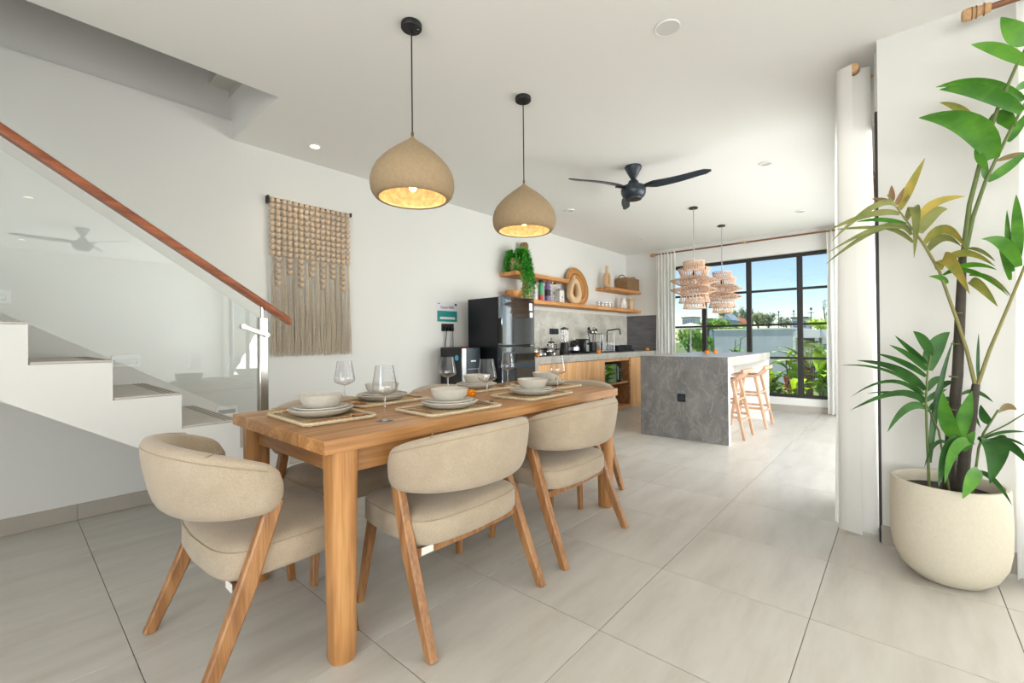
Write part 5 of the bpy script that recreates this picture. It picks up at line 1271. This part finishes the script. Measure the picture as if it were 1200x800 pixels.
for k, (x, y, z, rx, rz, mt_, lb, n, lf) in enumerate((
 (-7.48, 21, 0.97, .60, .75, 'tree1', 'leafy green tree left of the grey building, beside the curtain', 800, .10),
 (-7.62, 23.6, 0.85, .66, .72, 'tree1', 'leafy green tree touching the left edge of the grey building', 800, .10),
 (-9.42, 30, 1.96, .72, .52, 'tree1', 'bright green treetop behind the grey building left corner', 700, .11),
 (-10.31, 36, 2.16, .75, .45, 'tree1', 'low green treetop left of the small blue house', 420, .12),
 (-13.0, 47.6, 3.2, 1.1, .85, 'tree3', 'tall olive green treetop behind the small blue house', 420, .16),
 (-12.4, 52, 3.37, .95, .95, 'tree2', 'greyish treetop right of the orange roof', 420, .15),
 (-10.84, 50, 2.98, .9, .8, 'tree3', 'olive greyish treetop right of the third mullion', 420, .14),
 (-10.72, 54, 3.09, 1.05, .85, 'tree2', 'rounded grey green treetop in the middle of the skyline', 420, .16),
 (-9.4, 56, 2.82, .85, .65, 'tree2', 'small grey green treetop beside the far mullion', 420, .14),
 (-8.52, 33, 1.81, .95, .28, 'tree1', 'low wide treetop under the orange roof', 420, .13),
 (-1.75, 16.6, 1.50, .42, .20, 'croton', 'lime green hedge crown on top of the white villa', 500, .08))):
    blob_tree('garden_tree', x, y, z, rx, rz, mt_, lb, n, lf, seed=k, trunk=(k < 10))
def house(name, x0, x1, y, z1, wall, roof, label, nwin=0):
    t = thing(name, label, 'building', ((x0+x1)/2, y+1, GZ), 0, 'far houses')
    part('wall', MB().box(x0, x1, y, y+2, GZ, z1), wall, t, 0)
    if roof == 'flat': part('roof_slab', MB().box(x0-.1, x1+.1, y-.1, y+2.1, z1+.001, z1+.12), 'opening', t, 0)
    else: part('roof', MB().prism([(x0-.15, z1), (x1+.15, z1), ((x0+x1)/2, z1+.55)], 'y', y-.2, y+2.2), roof, t, 0)
    for k in range(nwin):
        w = (x1-x0)/nwin; f_ = part('window', MB().box(x0+w*(k+.2), x0+w*(k+.8), y-.05, y-.001, z1-.75, z1-.25), 'opening', t, 0)
        part('pane', MB().box(x0+w*(k+.28), x0+w*(k+.72), y-.06, y-.051, z1-.70, z1-.30), 'bluewall', f_, 0)
    return t
house('far_house', -22.1, -20.4, 60, 3.85, 'whitewall', 'flat', 'flat roofed pale building with a row of windows beside the curtain', 5)
house('far_house', -20.2, -19.2, 63, 3.7, 'bluewall', 'flat', 'narrow bluish building right of the windowed one', 1)
house('far_house', -11.3, -10.65, 40, 2.6, 'bluewall', 'bluewall', 'small pale blue house on the skyline', 1)
house('far_house', -11.6, -10.85, 44, 2.45, 'whitewall', 'roofo', 'house with orange tiled roof on the skyline', 0)
house('far_house', -7.1, -6.0, 45, 2.75, 'whitewall', 'flat', 'small white rooftop building beside the far mullion', 2)
for x, y, z, lb in ((-8.99, 50, 3.66, 'thin antenna mast above the grey treetop'), (-7.74, 50, 3.68, 'thin antenna mast above the white rooftop'), (-5.07, 40, 3.3, 'dark utility pole right of the far mullion'), (-12.03, 43, 3.87, 'thin antenna above the blue house')):
    t = thing('antenna_mast', lb, 'mast', (x, y, GZ), 0, 'masts on the skyline')
    part('mast', MB().tube([(x, y, GZ), (x, y, z)], [.06, .03], 6), 'opening', t); part('crossbar', MB().box(x-.22, x+.22, y-.02, y+.02, z-.35, z-.31), 'opening', t, 0); part('head', MB().cbox(x-.07, x+.07, y-.05, y+.05, z-.12, z+.05, .02), 'opening', t)
um = thing('garden_parasol', 'pale garden parasol at the left edge of the window', 'parasol', (-4.55, 13, GZ))
part('canopy', MB().lathe([(.46, 1.40), (.44, 1.43), (.25, 1.50), (.02, 1.56)], 16, (-4.55, 13, 0), cap=False), 'whitewall', um); part('pole', MB().tube([(-4.55, 13, GZ), (-4.55, 13, 1.56)], .02, 8), 'whitewall', um)
bt = thing('bare_branch_tree', 'thin sparse tree rising above the lime hedge', 'tree', (-2.05, 19.6, GZ)); rd = random.Random(5)
part('trunk', MB().tube([(-2.05, 19.6, GZ), (-2.05, 19.6, 1.6), (-2.12, 19.6, 2.45)], [.04, .03, .008], 6), 'bark', bt)
for k in range(9):
    z = 1.6+.1*k; e = Vector((-2.05+rd.uniform(-.28, .22), 19.6+rd.uniform(-.2, .2), z+rd.uniform(.1, .25))); b = MB().tube([(-2.07, 19.6, z), e], .006, 4)
    br_ = part('branch', b, 'bark', bt); lb_ = MB()
    for q in range(10):
        p = Vector((-2.07, 19.6, z)).lerp(e, rd.uniform(.4, 1.05)); d = Vector((rd.uniform(-1, 1), rd.uniform(-1, 1), rd.uniform(-.5, 1))).normalized()*.06; lb_.leaf(p, p+d*.5, p+d, .03, 2)
    part('leaf_cluster', lb_, 'tree1', br_, 0, recalc=False)
# --- garden plants right outside the window
def leafy(name, x, y, h, n, ll, lw, mat, label, spread=.6, seed=0, stems=3, cat='plant'):
    rd = random.Random(seed); t = thing(name, label, cat, (x, y, GZ), 0, 'garden plants outside the window')
    tops = []; h *= 1.45; n = int(n*1.5)
    for s in range(stems):
        e = Vector((x+rd.uniform(-.5, .5)*spread*.5, y+rd.uniform(-.5, .5)*spread*.5, GZ+h*rd.uniform(.65, .95)))
        part('stem', MB().tube([(x+rd.uniform(-.04, .04), y, GZ), e], [.014, .008], 6), 'stemg', t); tops.append(e)
    for k in range(n):
        e = tops[k % stems]; f_ = rd.uniform(.35, 1); p = Vector((x, y, GZ)).lerp(e, f_)
        a = rd.uniform(0, 2*PI); el = rd.uniform(.2, 1.2)*f_; d = Vector((math.cos(a)*math.cos(el), math.sin(a)*math.cos(el), math.sin(el)))*ll*rd.uniform(.7, 1.2)
        part('leaf', MB().leaf(p, p+d*.6+Vector((0, 0, ll*.22)), p+d+Vector((0, 0, -ll*.05)), lw*rd.uniform(.8, 1.2), 6, .3), mat, t, 60, recalc=False)
    return t
leafy('croton', -1.78, 8.75, .72, 26, .26, .12, 'croton', 'lime yellow croton beside the island end', seed=1, stems=5)
leafy('croton', -1.50, 9.05, .85, 24, .30, .12, 'croton', 'tall lime croton left of the far mullion', seed=2, stems=5)
leafy('garden_shrub', -1.66, 8.52, .34, 26, .20, .07, 'deepl', 'dark green low shrub under the lime crotons', seed=3, stems=4)
leafy('cordyline', -1.33, 8.62, .50, 14, .22, .05, 'redl', 'red leaved cordyline next to the far mullion', seed=4, stems=3)
leafy('banana_plant', -1.02, 8.95, .80, 16, .42, .15, 'banana', 'broad leaved fresh green plant right of the far mullion', seed=5, stems=4)
leafy('garden_shrub', -.78, 8.65, .62, 26, .24, .09, 'deepl', 'dark green shrub at the right edge of the window', seed=6, stems=4)
leafy('banana_plant', -1.20, 8.50, .42, 16, .24, .12, 'croton', 'low lime leaved plant in front of the far mullion', seed=7, stems=3)
leafy('garden_shrub', -2.05, 9.2, .80, 26, .30, .08, 'banana', 'green shrub half hidden behind the island end', seed=8, stems=4)
leafy('banana_plant', -.80, 9.45, .62, 16, .42, .13, 'banana', 'tall green plant behind the right edge shrub', seed=9, stems=4)
leafy('garden_shrub', -2.55, 9.8, 1.15, 22, .22, .06, 'banana', 'slim shrub whose tip shows above the island top', seed=10, stems=3)
leafy('croton', -1.64, 8.95, .62, 24, .26, .13, 'croton', 'bushy lime croton between the island end and the mullion', seed=14, stems=5)
leafy('croton', -1.40, 8.72, .50, 22, .22, .11, 'croton', 'bright lime croton in front of the red cordyline', seed=15, stems=4)
leafy('garden_shrub', -1.45, 8.42, .30, 22, .16, .06, 'banana', 'small green ground plant against the window sill', seed=11, stems=3)
leafy('garden_shrub', -.95, 8.42, .32, 20, .17, .07, 'croton', 'small lime ground plant against the sill by the right curtain', seed=12, stems=3)
pt = thing('garden_palm', 'arching pale green palm rising above the garden plants', 'palm', (-1.22, 9.35, GZ), 0, 'garden plants outside the window'); rd = random.Random(21)
part('trunk', MB().tube([(-1.22, 9.35, GZ), (-1.22, 9.35, .58)], [.06, .05], 8), 'bark', pt)
for k in range(13):
    a = 2*PI*k/13+.2; el = rd.uniform(.5, 1.15); L_ = rd.uniform(.85, 1.1); b = MB(); o0 = Vector((-1.22, 9.35, .58)); pts = []
    for i in range(9):
        u = i/8; pts.append(o0+Vector((math.cos(a)*math.cos(el)*L_*u, math.sin(a)*math.cos(el)*L_*u, math.sin(el)*L_*u-.45*L_*u*u)))
    b.tube(pts, [.008*(1-.8*i/8) for i in range(9)], 5)
    for i in range(2, 34):
        u = i/34; q = u*8; j = min(7, int(q)); p = pts[j].lerp(pts[j+1], q-j); t_ = (pts[j+1]-pts[j]).normalized()
        for s in (-1, 1):
            sd = t_.cross(Vector((0, 0, 1))).normalized()*s; ll = .26*math.sin(PI*(.15+.8*u)); d = (sd*.8+t_*.6+Vector((0, 0, -.12))).normalized()*ll
            b.leaf(p, p+d*.5+Vector((0, 0, .02)), p+d, .022, 3)
    part('frond', b, 'palmg', pt, 0, recalc=False)
